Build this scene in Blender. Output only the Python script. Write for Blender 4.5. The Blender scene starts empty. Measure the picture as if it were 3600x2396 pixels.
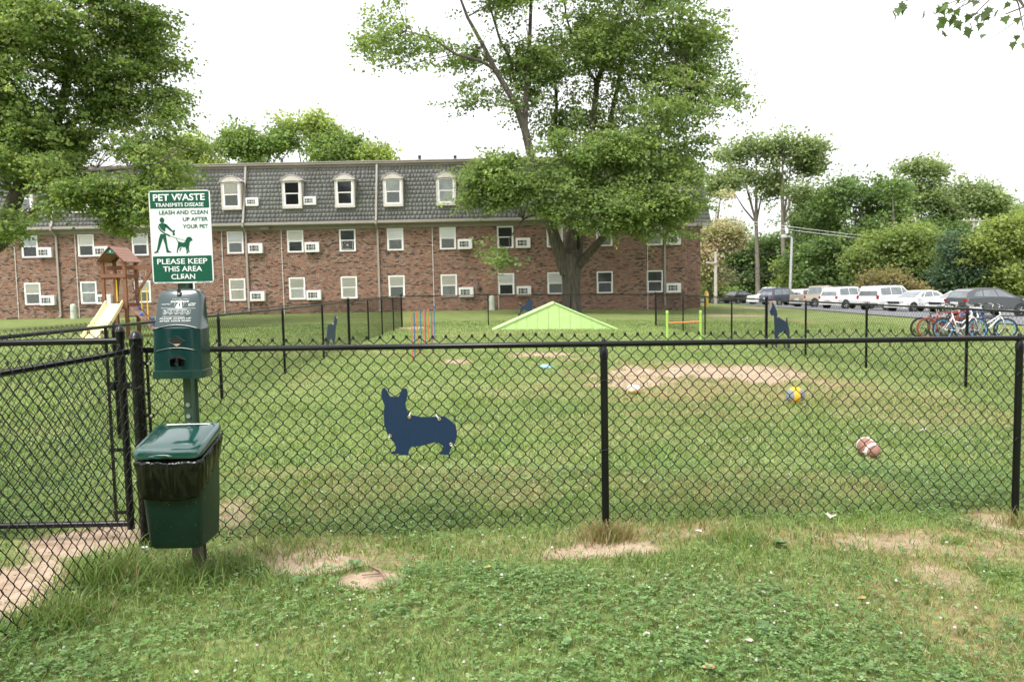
import bpy, math, random
import numpy as np
from mathutils import Vector, Matrix

random.seed(7)
rng = np.random.default_rng(7)
sc = bpy.context.scene
C = sc.collection
PI = math.pi

# ------------------------------------------------------------------ camera
CAM_H = 1.54
PITCH = math.atan(195 / 2700)
ROLL = 0.02
cam_d = bpy.data.cameras.new('camera')
cam = bpy.data.objects.new('camera', cam_d)
C.objects.link(cam)
cam_d.sensor_width = 36.0
cam_d.lens = 27.0
cam_d.clip_start = 0.05
cam_d.clip_end = 3000
_right = Vector((1, 0, 0))
_up = Vector((0, math.sin(PITCH), math.cos(PITCH)))
_fwd = Vector((0, math.cos(PITCH), -math.sin(PITCH)))
_X = _right * math.cos(ROLL) - _up * math.sin(ROLL)
_Y = _right * math.sin(ROLL) + _up * math.cos(ROLL)
_M = Matrix.Identity(4)
for _i in range(3):
    _M[_i][0], _M[_i][1], _M[_i][2] = _X[_i], _Y[_i], -_fwd[_i]
_M[2][3] = CAM_H
cam.matrix_world = _M
cam_d.dof.use_dof = True
cam_d.dof.focus_distance = 4.8
cam_d.dof.aperture_fstop = 5.0
sc.camera = cam

# ------------------------------------------------------------------ overcast sky
SUN_EL, SUN_AZ = math.radians(58), math.radians(215)
world = bpy.data.worlds.new('World')
sc.world = world
world.use_nodes = True
wn, wl = world.node_tree.nodes, world.node_tree.links
sky = wn.new('ShaderNodeTexSky')
sky.sky_type = 'NISHITA'
sky.sun_disc = False
sky.sun_elevation = SUN_EL
sky.sun_rotation = SUN_AZ
sky.dust_density = 6.0
sky.air_density = 1.0
hs = wn.new('ShaderNodeHueSaturation')
hs.inputs['Saturation'].default_value = 0.10
wl.new(sky.outputs[0], hs.inputs['Color'])
mixw = wn.new('ShaderNodeMix')          # cloud layer: evens the clear sky out to white
mixw.data_type = 'RGBA'
mixw.inputs[0].default_value = 0.72
mixw.inputs[7].default_value = (4.1, 4.15, 4.25, 1)
wl.new(hs.outputs[0], mixw.inputs[6])
wl.new(mixw.outputs[2], wn['Background'].inputs['Color'])
wn['Background'].inputs['Strength'].default_value = 0.15

sun_d = bpy.data.lights.new('sun', 'SUN')
sun_d.energy = 1.3
sun_d.angle = math.radians(25)
sun_d.color = (1.0, 0.965, 0.91)
sun = bpy.data.objects.new('sun', sun_d)
C.objects.link(sun)
_sd = Vector((math.sin(SUN_AZ) * math.cos(SUN_EL), math.cos(SUN_AZ) * math.cos(SUN_EL), math.sin(SUN_EL)))
sun.rotation_euler = _sd.to_track_quat('Z', 'Y').to_euler()

sc.view_settings.view_transform = 'Standard'
sc.view_settings.look = 'None'
sc.view_settings.gamma = 1.0
sc.view_settings.use_curve_mapping = False
sc.view_settings.exposure = 1.42
sc.render.engine = 'CYCLES'
sc.cycles.max_bounces = 8
sc.cycles.diffuse_bounces = 5
sc.cycles.transparent_max_bounces = 12
sc.cycles.use_denoising = True

# ------------------------------------------------------------------ where things stand
def gz(x, y):
    """height of the ground: level by the fences, falling gently to the car park on the right"""
    x = np.asarray(x, float); y = np.asarray(y, float)
    s = np.minimum(2 * np.logaddexp(0, (x - 1.5) / 2), 31.0)
    return -.028 * s * (1 + .012 * np.clip(y - 41, 0, 60))

def ray(px, py):
    u, v = px - 1800.0, py - 1198.0
    a = u * math.cos(ROLL) - v * math.sin(ROLL)
    b = v * math.cos(ROLL) + u * math.sin(ROLL)
    return Vector((a / 2700, math.cos(PITCH) - b / 2700 * math.sin(PITCH), -math.sin(PITCH) - b / 2700 * math.cos(PITCH)))

def at(px, py, Y):
    d = ray(px, py)
    return Vector((0, 0, CAM_H)) + d * (Y / d.y)

def gp(px, py):
    d = ray(px, py)
    t = CAM_H / -d.z
    for _ in range(60):
        p = Vector((0, 0, CAM_H)) + d * t
        t += (float(gz(p.x, p.y)) - p.z) / d.z * .8
    return Vector((0, 0, CAM_H)) + d * t

_tab = rng.random((64, 64))
def vnoise(x, y):
    x = np.asarray(x, float); y = np.asarray(y, float)
    xi, yi = np.floor(x).astype(int), np.floor(y).astype(int)
    fx, fy = x - xi, y - yi
    fx = fx * fx * (3 - 2 * fx); fy = fy * fy * (3 - 2 * fy)
    g = lambda i, j: _tab[i % 64, j % 64]
    return (g(xi, yi) * (1 - fx) + g(xi + 1, yi) * fx) * (1 - fy) + (g(xi, yi + 1) * (1 - fx) + g(xi + 1, yi + 1) * fx) * fy

def fbm(x, y, o=3):
    s = 0; a = .5; t = 0
    for i in range(o):
        s = s + a * vnoise(np.asarray(x) * 2 ** i + 17 * i, np.asarray(y) * 2 ** i + 31 * i); t += a; a *= .5
    return s / t

# ------------------------------------------------------------------ materials
def pm(name, col, rough=.6, var=.12, scale=12., bump=0., metal=0., coat=0., attr=False, spec=.5, bscale=None, stretch=None, bdist=.02):
    """procedural principled material: base colour with noise variation, optional bump and per-piece colour"""
    m = bpy.data.materials.new(name)
    m.use_nodes = True
    n, l = m.node_tree.nodes, m.node_tree.links
    b = n['Principled BSDF']
    b.inputs['Roughness'].default_value = rough
    b.inputs['Metallic'].default_value = metal
    b.inputs['Coat Weight'].default_value = coat
    b.inputs['Coat Roughness'].default_value = .08
    b.inputs['Specular IOR Level'].default_value = spec
    tc = n.new('ShaderNodeTexCoord')
    mp = n.new('ShaderNodeMapping')
    l.new(tc.outputs['Object'], mp.inputs['Vector'])
    if stretch: mp.inputs['Scale'].default_value = stretch
    nz = n.new('ShaderNodeTexNoise')
    nz.inputs['Scale'].default_value = scale
    nz.inputs['Detail'].default_value = 5
    l.new(mp.outputs[0], nz.inputs['Vector'])
    mr = n.new('ShaderNodeMapRange')
    mr.inputs['From Min'].default_value = .25; mr.inputs['From Max'].default_value = .75
    mr.inputs['To Min'].default_value = 1 - var; mr.inputs['To Max'].default_value = 1 + var
    l.new(nz.outputs['Fac'], mr.inputs['Value'])
    vm = n.new('ShaderNodeVectorMath'); vm.operation = 'SCALE'
    if attr:
        a = n.new('ShaderNodeAttribute'); a.attribute_name = 'col'
        l.new(a.outputs['Color'], vm.inputs[0])
    else:
        vm.inputs[0].default_value = col[:3]
    l.new(mr.outputs[0], vm.inputs['Scale'])
    l.new(vm.outputs[0], b.inputs['Base Color'])
    if bump:
        nb = n.new('ShaderNodeTexNoise'); nb.inputs['Scale'].default_value = bscale or scale * 4; nb.inputs['Detail'].default_value = 6
        l.new(mp.outputs[0], nb.inputs['Vector'])
        bp = n.new('ShaderNodeBump'); bp.inputs['Strength'].default_value = bump; bp.inputs['Distance'].default_value = bdist
        l.new(nb.outputs['Fac'], bp.inputs['Height']); l.new(bp.outputs[0], b.inputs['Normal'])
    return m

def leafmat(name, trans=.35, rough=.55):
    m = bpy.data.materials.new(name)
    m.use_nodes = True
    n, l = m.node_tree.nodes, m.node_tree.links
    b = n['Principled BSDF']; out = n['Material Output']
    a = n.new('ShaderNodeAttribute'); a.attribute_name = 'col'
    b.inputs['Roughness'].default_value = rough
    b.inputs['Specular IOR Level'].default_value = .35
    l.new(a.outputs['Color'], b.inputs['Base Color'])
    t = n.new('ShaderNodeBsdfTranslucent')
    vm = n.new('ShaderNodeVectorMath'); vm.operation = 'MULTIPLY'; vm.inputs[1].default_value = (1.25, 1.3, .75)
    l.new(a.outputs['Color'], vm.inputs[0]); l.new(vm.outputs[0], t.inputs['Color'])
    mx = n.new('ShaderNodeMixShader'); mx.inputs[0].default_value = trans
    l.new(b.outputs[0], mx.inputs[1]); l.new(t.outputs[0], mx.inputs[2]); l.new(mx.outputs[0], out.inputs['Surface'])
    return m

def glassmat(name, tint=(.02, .025, .03), refl=.10):
    """thin window pane: mostly clear, reflecting by angle"""
    m = bpy.data.materials.new(name)
    m.use_nodes = True
    n, l = m.node_tree.nodes, m.node_tree.links
    out = n['Material Output']
    tr = n.new('ShaderNodeBsdfTransparent'); tr.inputs[0].default_value = (.99, .99, .99, 1)
    gl = n.new('ShaderNodeBsdfGlossy'); gl.inputs['Roughness'].default_value = .04
    lw = n.new('ShaderNodeLayerWeight'); lw.inputs['Blend'].default_value = .2
    ad = n.new('ShaderNodeMath'); ad.operation = 'ADD'; ad.inputs[1].default_value = refl
    mx = n.new('ShaderNodeMixShader')
    l.new(lw.outputs['Fresnel'], ad.inputs[0]); l.new(ad.outputs[0], mx.inputs[0])
    l.new(tr.outputs[0], mx.inputs[1]); l.new(gl.outputs[0], mx.inputs[2]); l.new(mx.outputs[0], out.inputs['Surface'])
    return m

# ------------------------------------------------------------------ mesh helpers
class MB:
    """collects shapes; build() links them as one mesh object"""
    def __init__(self): self.v = []; self.f = []
    def add(self, vs, fs):
        o = len(self.v); self.v += [tuple(p) for p in vs]; self.f += [tuple(i + o for i in f) for f in fs]; return self
    def box(self, x0, x1, y0, y1, z0, z1):
        return self.add([(x0,y0,z0),(x1,y0,z0),(x1,y1,z0),(x0,y1,z0),(x0,y0,z1),(x1,y0,z1),(x1,y1,z1),(x0,y1,z1)],
                        [(0,3,2,1),(4,5,6,7),(0,1,5,4),(1,2,6,5),(2,3,7,6),(3,0,4,7)])
    def bbox(self, x0, x1, y0, y1, z0, z1, b=.01):
        """box with chamfered vertical and top edges"""
        xs = lambda i: (x0 + i, x1 - i); ys = lambda i: (y0 + i, y1 - i)
        ring = lambda i, c, z: [(x0+i+c,y0+i,z),(x1-i-c,y0+i,z),(x1-i,y0+i+c,z),(x1-i,y1-i-c,z),(x1-i-c,y1-i,z),(x0+i+c,y1-i,z),(x0+i,y1-i-c,z),(x0+i,y0+i+c,z)]
        return self.loft([ring(0, b, z0), ring(0, b, z1 - b), ring(b, b, z1)])
    def beam(self, a, b, w, d, up=(0, 0, 1)):
        a, b = Vector(a), Vector(b); t = (b - a).normalized(); u = Vector(up)
        s = t.cross(u)
        if s.length < 1e-4: s = t.cross(Vector((1, 0, 0)))
        s.normalize(); u = s.cross(t)
        r = []
        for p in (a, b):
            for i, j in ((-1,-1),(1,-1),(1,1),(-1,1)): r.append(p + s * (i * w / 2) + u * (j * d / 2))
        return self.add(r, [(0,1,2,3),(7,6,5,4),(0,4,5,1),(1,5,6,2),(2,6,7,3),(3,7,4,0)])
    def loft(self, rings, cap=True, closed=True):
        o = len(self.v); n = len(rings[0])
        for r in rings: self.v += [tuple(p) for p in r]
        for k in range(len(rings) - 1):
            for i in range(n if closed else n - 1):
                j = (i + 1) % n
                self.f.append((o+k*n+i, o+k*n+j, o+(k+1)*n+j, o+(k+1)*n+i))
        if cap:
            self.f.append(tuple(o + i for i in reversed(range(n))))
            self.f.append(tuple(o + (len(rings)-1)*n + i for i in range(n)))
        return self
    def tube(self, pts, r, n=8, cap=True):
        pts = [Vector(p) for p in pts]
        rs = r if isinstance(r, (list, tuple)) else [r] * len(pts)
        rings = []; ref = None
        for i, p in enumerate(pts):
            t = (pts[min(i+1, len(pts)-1)] - pts[max(i-1, 0)]).normalized()
            if ref is None:
                ref = Vector((0, 0, 1)) if abs(t.z) < .9 else Vector((1, 0, 0))
            s = t.cross(ref)
            if s.length < 1e-4: s = t.orthogonal()
            s.normalize(); u = s.cross(t); ref = u
            rings.append([p + (s * math.cos(2*PI*k/n) + u * math.sin(2*PI*k/n)) * rs[i] for k in range(n)])
        return self.loft(rings, cap)
    def lathe(self, prof, c=(0, 0, 0), n=16, axis='z'):
        rings = []
        for r, z in prof:
            ring = []
            for k in range(n):
                a = 2*PI*k/n; x, y = r*math.cos(a), r*math.sin(a)
                q = (x, y, z) if axis == 'z' else ((z, x, y) if axis == 'x' else (y, z, x))
                ring.append((c[0]+q[0], c[1]+q[1], c[2]+q[2]))
            rings.append(ring)
        return self.loft(rings)
    def prism(self, poly, d0, d1, plane='xz'):
        """polygon (2D, counter-clockwise) extruded between two depths"""
        q = (lambda a, b, d: (a, d, b)) if plane == 'xz' else ((lambda a, b, d: (d, a, b)) if plane == 'yz' else (lambda a, b, d: (a, b, d)))
        n = len(poly)
        vs = [q(a, b, d0) for a, b in poly] + [q(a, b, d1) for a, b in poly]
        fs = [tuple(range(n)), tuple(reversed(range(n, 2*n)))] + [(i, i+n, (i+1) % n + n, (i+1) % n) for i in range(n)]
        return self.add(vs, fs)
    def move(self, M):
        M = M if isinstance(M, Matrix) else Matrix.Translation(M)
        self.v = [tuple(M @ Vector(p)) for p in self.v]; return self
    def mesh(self, name, mat, smooth=False, recalc=False):
        me = bpy.data.meshes.new(name); me.from_pydata(self.v, [], self.f)
        if recalc:
            import bmesh
            bm = bmesh.new(); bm.from_mesh(me); bmesh.ops.recalc_face_normals(bm, faces=bm.faces); bm.to_mesh(me); bm.free()
        if mat: me.materials.append(mat)
        if smooth:
            me.polygons.foreach_set('use_smooth', [True] * len(me.polygons))
            if smooth != 'all': me.set_sharp_from_angle(angle=math.radians(38))
        me.update(); return me
    def build(self, name, mat, parent=None, smooth=False, recalc=True):
        return link(name, self.mesh(name, mat, smooth, recalc), parent)

def link(name, me, parent=None):
    o = bpy.data.objects.new(name, me); C.objects.link(o); o.parent = parent; return o

def npmesh(name, V, Fc, mat, cols=None, smooth=False):
    """mesh from numpy arrays: V (n,3), Fc (m,k) with k equal for all, cols per vertex"""
    me = bpy.data.meshes.new(name)
    V = np.ascontiguousarray(V, np.float32); Fc = np.ascontiguousarray(Fc, np.int32)
    m, k = Fc.shape
    me.vertices.add(len(V)); me.vertices.foreach_set('co', V.ravel())
    me.loops.add(m * k); me.loops.foreach_set('vertex_index', Fc.ravel())
    me.polygons.add(m); me.polygons.foreach_set('loop_start', np.arange(0, m * k, k, dtype=np.int32))
    me.polygons.foreach_set('loop_total', np.full(m, k, np.int32))
    if smooth: me.polygons.foreach_set('use_smooth', np.ones(m, bool))
    if cols is not None:
        at_ = me.attributes.new('col', 'FLOAT_COLOR', 'POINT')
        cc = np.ones((len(V), 4), np.float32); cc[:, :3] = cols
        at_.data.foreach_set('color', cc.ravel())
    me.materials.append(mat); me.update(calc_edges=True); me.validate()
    return me

def tag(o, label, cat, group=None, kind=None):
    if label: o['label'] = label
    if cat: o['category'] = cat
    if group: o['group'] = group
    if kind: o['kind'] = kind
    return o

def thing(name, label, cat, loc=(0, 0, 0), rz=0, group=None):
    o = bpy.data.objects.new(name, None); C.objects.link(o)
    o.location = loc; o.rotation_euler = (0, 0, rz); o.empty_display_size = .2
    return tag(o, label, cat, group)

def struct(o): o['kind'] = 'structure'; return o

def tubes_np(P, r, n, N):
    """many equal-length polylines P (m,p,3) as n-sided tubes; N: unit normal roughly across them"""
    m, p, _ = P.shape
    T = np.gradient(P, axis=1); T /= np.linalg.norm(T, axis=2, keepdims=True) + 1e-9
    B = np.cross(T, np.broadcast_to(N, T.shape)); B /= np.linalg.norm(B, axis=2, keepdims=True) + 1e-9
    Nn = np.cross(B, T)
    a = np.arange(n) * 2 * PI / n
    V = P[:, :, None, :] + r * (np.cos(a)[None, None, :, None] * B[:, :, None, :] + np.sin(a)[None, None, :, None] * Nn[:, :, None, :])
    idx = np.arange(m * p * n).reshape(m, p, n)
    q = np.stack([idx[:, :-1, :], np.roll(idx, -1, 2)[:, :-1, :], np.roll(idx, -1, 2)[:, 1:, :], idx[:, 1:, :]], -1).reshape(-1, 4)
    return V.reshape(-1, 3), q

# ------------------------------------------------------------------ ground, with worn and dry patches of its own
_P = [  # pixel centre, radii, bare, dry
    (1060, 1990, 170, 48, 1.3, .3), (1250, 2045, 150, 46, 1.5, .2), (1180, 1960, 330, 55, .3, .5),
    (2140, 1935, 210, 26, .85, .6), (2050, 1915, 420, 40, .2, .4), (3050, 1905, 420, 40, .50, .7), (3480, 1930, 230, 60, .38, .7),
    (3480, 2200, 220, 190, .18, .6), (3330, 2030, 110, 50, .5, .7), (3560, 1840, 130, 40, .7, .8),
    (60, 2060, 240, 95, .95, .4), (330, 1880, 260, 60, .9, .4), (780, 1790, 140, 60, .55, .5), (560, 1990, 300, 120, .25, .35),
    (690, 2030, 140, 30, .55, .3),
    (2520, 1308, 330, 34, .82, .8), (2260, 1345, 200, 28, .68, .8), (2780, 1330, 150, 22, .5, .8), (2500, 1370, 420, 60, .1, .6),
    (3050, 1400, 320, 70, .05, .5), (1905, 1245, 140, 9, .85, .6), (1610, 1272, 55, 8, .8, .6), (2030, 1262, 80, 7, .5, .6),
    (1445, 1152, 60, 5, .9, .5), (2300, 1500, 500, 90, .0, .3), (1500, 1700, 600, 60, .1, .5), (2600, 1700, 500, 60, .1, .5),
    (2590, 1109, 105, 5, 1.0, .5), (2880, 1133, 80, 5, .7, .7), (2640, 1082, 60, 3, .8, .5), (2300, 1870, 300, 30, .3, .7),
]
PATCH = []
for cx, cy, rx, ry, b, d in _P:
    c = gp(cx, cy)
    PATCH.append((c.x, c.y, abs(gp(cx + rx, cy).x - c.x), max(.08, abs(gp(cx, cy - ry).y - gp(cx, min(cy + ry, 2900)).y) / 2), b, d))

def masks(x, y):
    x = np.asarray(x, float); y = np.asarray(y, float)
    n1 = fbm(x * 2.2, y * 2.2, 4) - .5
    n2 = fbm(x * .7 + 9, y * .7 + 4, 3) - .5
    bare = np.zeros_like(x); dry = np.clip((fbm(x * .55 + 40, y * .55, 3) - .5) * 1.3, 0, .35)
    for px, py, ax, ay, b, d in PATCH:
        e = np.hypot((x - px) / ax, (y - py) / ay) + n1 * 1.9 + n2 * .6
        w = np.clip((1.25 - e) / .8, 0, 1); w = w * w * (3 - 2 * w)
        bare = np.maximum(bare, w * b)
        w2 = np.clip((1.7 - e) / .9, 0, 1)
        dry = np.maximum(dry, w2 * d)
    fl = np.exp(-((y - 4.62 - n1 * .35) / .16) ** 2) * (x > -2.4) * (x < 7)     # trodden strip under the front fence
    bare = np.maximum(bare, fl * (.18 + n2)); dry = np.maximum(dry, fl * .4)
    return np.clip(bare, 0, 1), np.clip(dry, 0, 1)

def groundmat():
    m = bpy.data.materials.new('lawn_soil'); m.use_nodes = True
    n, l = m.node_tree.nodes, m.node_tree.links
    b = n['Principled BSDF']; b.inputs['Roughness'].default_value = .95; b.inputs['Specular IOR Level'].default_value = .15
    tc = n.new('ShaderNodeTexCoord')
    def noise(s, det=6):
        t = n.new('ShaderNodeTexNoise'); t.inputs['Scale'].default_value = s; t.inputs['Detail'].default_value = det
        l.new(tc.outputs['Object'], t.inputs['Vector']); return t.outputs['Fac']
    def ramp(f, stops):
        r = n.new('ShaderNodeValToRGB'); e = r.color_ramp.elements
        while len(e) > 1: e.remove(e[-1])
        e[0].position = stops[0][0]; e[0].color = (*stops[0][1], 1)
        for p, c in stops[1:]:
            k = e.new(p); k.color = (*c, 1)
        l.new(f, r.inputs[0]); return r.outputs[0]
    def mix(f, a, c, t='MIX'):
        x = n.new('ShaderNodeMix'); x.data_type = 'RGBA'; x.blend_type = t
        if isinstance(f, float): x.inputs[0].default_value = f
        else: l.new(f, x.inputs[0])
        l.new(a, x.inputs[6]); l.new(c, x.inputs[7]); return x.outputs[2]
    green = ramp(noise(1.1), [(.3, (.135, .19, .052)), (.5, (.185, .235, .075)), (.7, (.235, .265, .10))])
    fine = ramp(noise(28), [(.3, (.45, .45, .45)), (.7, (1.3, 1.3, 1.3))])
    green = mix(1.0, green, fine, 'MULTIPLY')
    straw = ramp(noise(14), [(.35, (.16, .125, .06)), (.65, (.33, .26, .13))])
    soil = ramp(noise(9, 9), [(.3, (.27, .195, .135)), (.5, (.38, .285, .205)), (.75, (.49, .38, .285))])
    ad = n.new('ShaderNodeAttribute'); ad.attribute_name = 'dry'
    ab = n.new('ShaderNodeAttribute'); ab.attribute_name = 'bare'
    def edge(a, s, k):
        x = n.new('ShaderNodeMath'); x.operation = 'MULTIPLY_ADD'; x.inputs[1].default_value = k; l.new(noise(s, 8), x.inputs[0]); l.new(a, x.inputs[2])
        y = n.new('ShaderNodeMapRange'); y.inputs['From Min'].default_value = k * .5 + .22; y.inputs['From Max'].default_value = k * .5 + .7; l.new(x.outputs[0], y.inputs['Value'])
        return y.outputs[0]
    c = mix(edge(ad.outputs['Fac'], 6., .6), green, straw)
    c = mix(edge(ab.outputs['Fac'], 11., .7), c, soil)
    l.new(c, b.inputs['Base Color'])
    bp = n.new('ShaderNodeBump'); bp.inputs['Strength'].default_value = .5; bp.inputs['Distance'].default_value = .02
    l.new(noise(45, 8), bp.inputs['Height']); l.new(bp.outputs[0], b.inputs['Normal'])
    return m
M_ground = groundmat()

def _axis(segs):
    r = []
    for a, b, s in segs: r += list(np.arange(a, b - 1e-6, s))
    return np.array(r + [segs[-1][1]])
_xs = _axis([(-900, -200, 140), (-200, -40, 20), (-40, -6, 2), (-6, -2.6, .12), (-2.6, 4.2, .07), (4.2, 8, .14), (8, 40, 1.6), (40, 200, 20), (200, 900, 140)])
_ys = _axis([(-60, 2, 6), (2, 2.6, .2), (2.6, 6.2, .06), (6.2, 10, .12), (10, 32, .25), (32, 110, 3), (110, 300, 20), (300, 1500, 150)])
_gx, _gy = np.meshgrid(_xs, _ys)
_bare, _dry = masks(_gx, _gy)
_near = np.exp(-np.maximum(_gy - 3, 0) / 9)
_zz = gz(_gx, _gy) + (fbm(_gx * 1.3, _gy * 1.3, 3) - .5) * .05 * (_near + .2) - _bare * .012
_i = np.arange(_gx.size).reshape(_gx.shape)
_q = np.stack([_i[:-1, :-1], _i[:-1, 1:], _i[1:, 1:], _i[1:, :-1]], -1).reshape(-1, 4)
_me = npmesh('ground', np.stack([_gx, _gy, _zz], -1).reshape(-1, 3), _q, M_ground, smooth=True)
for _n, _a in (('bare', _bare), ('dry', _dry)):
    _t = _me.attributes.new(_n, 'FLOAT', 'POINT'); _t.data.foreach_set('value', _a.ravel().astype(np.float32))
ground = struct(link('ground', _me)); ground['label'] = 'lawn with clover and worn sandy patches'

def surf(x, y):
    b, _ = masks(x, y)
    return gz(x, y) + (fbm(np.asarray(x) * 1.3, np.asarray(y) * 1.3, 3) - .5) * .05 * (np.exp(-np.maximum(np.asarray(y) - 3, 0) / 9) + .2) - b * .012

# car park
M_asph = pm('asphalt', (.17, .17, .18), .9, .25, 3., bump=.4, bscale=60)
_rx = np.array([21.0, 24, 28, 32, 36, 40]); _ry = np.arange(14, 150, 4.)
_ax, _ay = np.meshgrid(_rx, _ry)
_ax2 = _ax + np.where(_ax < 21.5, np.interp(_ay, [14, 32, 42, 60, 75, 150], [.6, .3, -.7, 1.0, 2.6, 6]), 0)
_i = np.arange(_ax.size).reshape(_ax.shape)
_q = np.stack([_i[:-1, :-1], _i[:-1, 1:], _i[1:, 1:], _i[1:, :-1]], -1).reshape(-1, 4)
_V = np.stack([_ax2, _ay, gz(_ax2, _ay) + .045], -1).reshape(-1, 3)
road = struct(link('car_park_road', npmesh('car_park_road', _V, _q, M_asph)))

# ------------------------------------------------------------------ grass blades, clover, blossoms (uncountable: stuff)
M_blade = leafmat('grass_blade', .3, .5)
M_clover = leafmat('clover_leaf', .3, .5)

def view(x, y, pad=1.0): return np.abs(x) < .70 * y + pad

G = np.array([[.15, .235, .06], [.205, .285, .08], [.115, .20, .06], [.25, .31, .11], [.175, .265, .06]])
STRAW = np.array([[.42, .35, .18], [.34, .27, .12], [.48, .42, .25]])

def blades(x, y, h, w, lean, col, tris=3):
    n = len(x); a = rng.uniform(0, 2 * PI, n); z = surf(x, y) - .003
    ca, sa = np.cos(a), np.sin(a)
    b = rng.uniform(0, 2 * PI, n); wx, wy = -np.sin(b) * w / 2, np.cos(b) * w / 2
    tx, ty = ca * lean * h, sa * lean * h
    P = lambda fx, fz, s: np.stack([x + tx * fx + wx * s, y + ty * fx + wy * s, z + h * fz], -1)
    if tris == 3:
        V = np.stack([P(0, 0, -1), P(0, 0, 1), P(.38, .6, -.8), P(.38, .6, .8), P(1, .93, 0)], 1)
        T = np.array([[0, 1, 3], [0, 3, 2], [2, 3, 4]])
    else:
        V = np.stack([P(0, 0, -1), P(0, 0, 1), P(1, 1, 0)], 1); T = np.array([[0, 1, 2]])
    k = V.shape[1]
    Fc = (T[None] + (np.arange(n) * k)[:, None, None]).reshape(-1, 3)
    cc = np.repeat(col, k, 0)
    return V.reshape(-1, 3), Fc, cc

def scatter(dens, y0, y1, pad, xr=None):
    xm = .70 * y1 + pad
    x0, x1 = (-xm, xm) if xr is None else xr
    n = int(dens * (x1 - x0) * (y1 - y0))
    x = rng.uniform(x0, x1, n); y = rng.uniform(y0, y1, n)
    k = view(x, y, pad); return x[k], y[k]

parts = []
for dens, y0, y1, hs_, ws_, tr in ((6800, 2.45, 4.3, (.022, .052), (.0026, .0046), 3), (3600, 4.3, 6.3, (.022, .05), (.0036, .006), 3),
                                  (1250, 6.3, 10.5, (.022, .05), (.006, .010), 3), (420, 10.5, 18, (.025, .05), (.010, .018), 1), (130, 18, 34, (.03, .06), (.018, .03), 1)):
    x, y = scatter(dens, y0, y1, .8 if y0 < 10 else 1.5, None if y0 < 18 else (-14, 16))
    bare, dry = masks(x, y)
    tuft = fbm(x * 3.1 + 5, y * 3.1, 3)
    k = rng.random(len(x)) < np.clip((1.02 - bare * 1.12) * (.45 + tuft), 0, 1)
    x, y, bare, dry, tuft = x[k], y[k], bare[k], dry[k], tuft[k]
    n = len(x)
    big = np.clip((fbm(x * .9, y * .9 + 7, 2) - .42) * 3, 0, 1)
    h = rng.uniform(*hs_, n) * (.65 + .9 * tuft) * (1 + .35 * big)
    nst = np.exp(-(((x + 1.75) / .42) ** 2 + ((y - 4.12) / .36) ** 2))
    nfl = np.exp(-((x + 2.3) / .22) ** 2) * (y < 4.7) * (fbm(y * 2, x, 2) > .35)
    h *= 1 + 1.7 * nst * rng.random(n) ** 2 + 1.9 * nfl * rng.random(n)
    w = rng.uniform(*ws_, n) * (1 + .7 * np.maximum(nst, nfl))
    zone = np.clip(((fbm(x * .8 + 3, y * .8, 3) - .5) * 3.2 + .5), 0, .999)
    ci = np.clip((zone * 5 + rng.normal(0, 1.1, n)).astype(int), 0, 4)
    col = G[ci] * rng.uniform(.5, 1.5, (n, 1))
    st = rng.random(n) < .045 + dry * .6
    col[st] = STRAW[rng.integers(0, 3, st.sum())] * rng.uniform(.7, 1.15, (st.sum(), 1))
    h[st] *= .7
    parts.append(blades(x, y, h, w, rng.uniform(.2, 1.5, n), col, tr))
# tufts standing against posts and the bin post: (x, y, radius, count, height, straw share)
for tx_, ty_, tr_, cnt, th_, sh_ in ((.56, 4.62, .13, 520, .16, .8), (-1.78, 4.05, .28, 420, .17, .1), (-2.2, 4.0, .2, 500, .20, .08), (-2.15, 3.5, .18, 420, .16, .08),
                                     (-1.3, 4.45, .3, 300, .10, .2), (1.35, 4.55, .16, 200, .12, .1), (3.3, 4.9, .15, 160, .16, .5), (2.62, 4.5, .1, 160, .07, .05), (-2.3, 3.0, .2, 350, .15, .05), (2.9, 3.75, .16, 160, .10, .35), (-.5, 4.5, .15, 120, .09, .1), (-.75, 4.55, .12, 90, .08, .1)):
    x = rng.normal(tx_, tr_ * .55, cnt); y = rng.normal(ty_, tr_ * .4, cnt)
    col = np.where(rng.random((cnt, 1)) < sh_, STRAW[rng.integers(0, 2, cnt)] * .8, G[rng.integers(0, 2, cnt)] * 1.1) * rng.uniform(.75, 1.2, (cnt, 1))
    parts.append(blades(x, y, th_ * rng.uniform(.35, 1, cnt), rng.uniform(.004, .0075, cnt), rng.uniform(.2, 1.1, cnt), col))

def joinparts(ps):
    o = 0; V = []; Fs = []; Cs = []
    for v, f, c in ps:
        V.append(v); Fs.append(f + o); Cs.append(c); o += len(v)
    return np.concatenate(V), np.concatenate(Fs), np.concatenate(Cs)
V, Fc, cc = joinparts(parts)
grass = link('grass', npmesh('grass', V, Fc, M_blade, cc))
tag(grass, 'short mown grass with straw among it', 'grass', kind='stuff')
print('grass tris', len(Fc))

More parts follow.
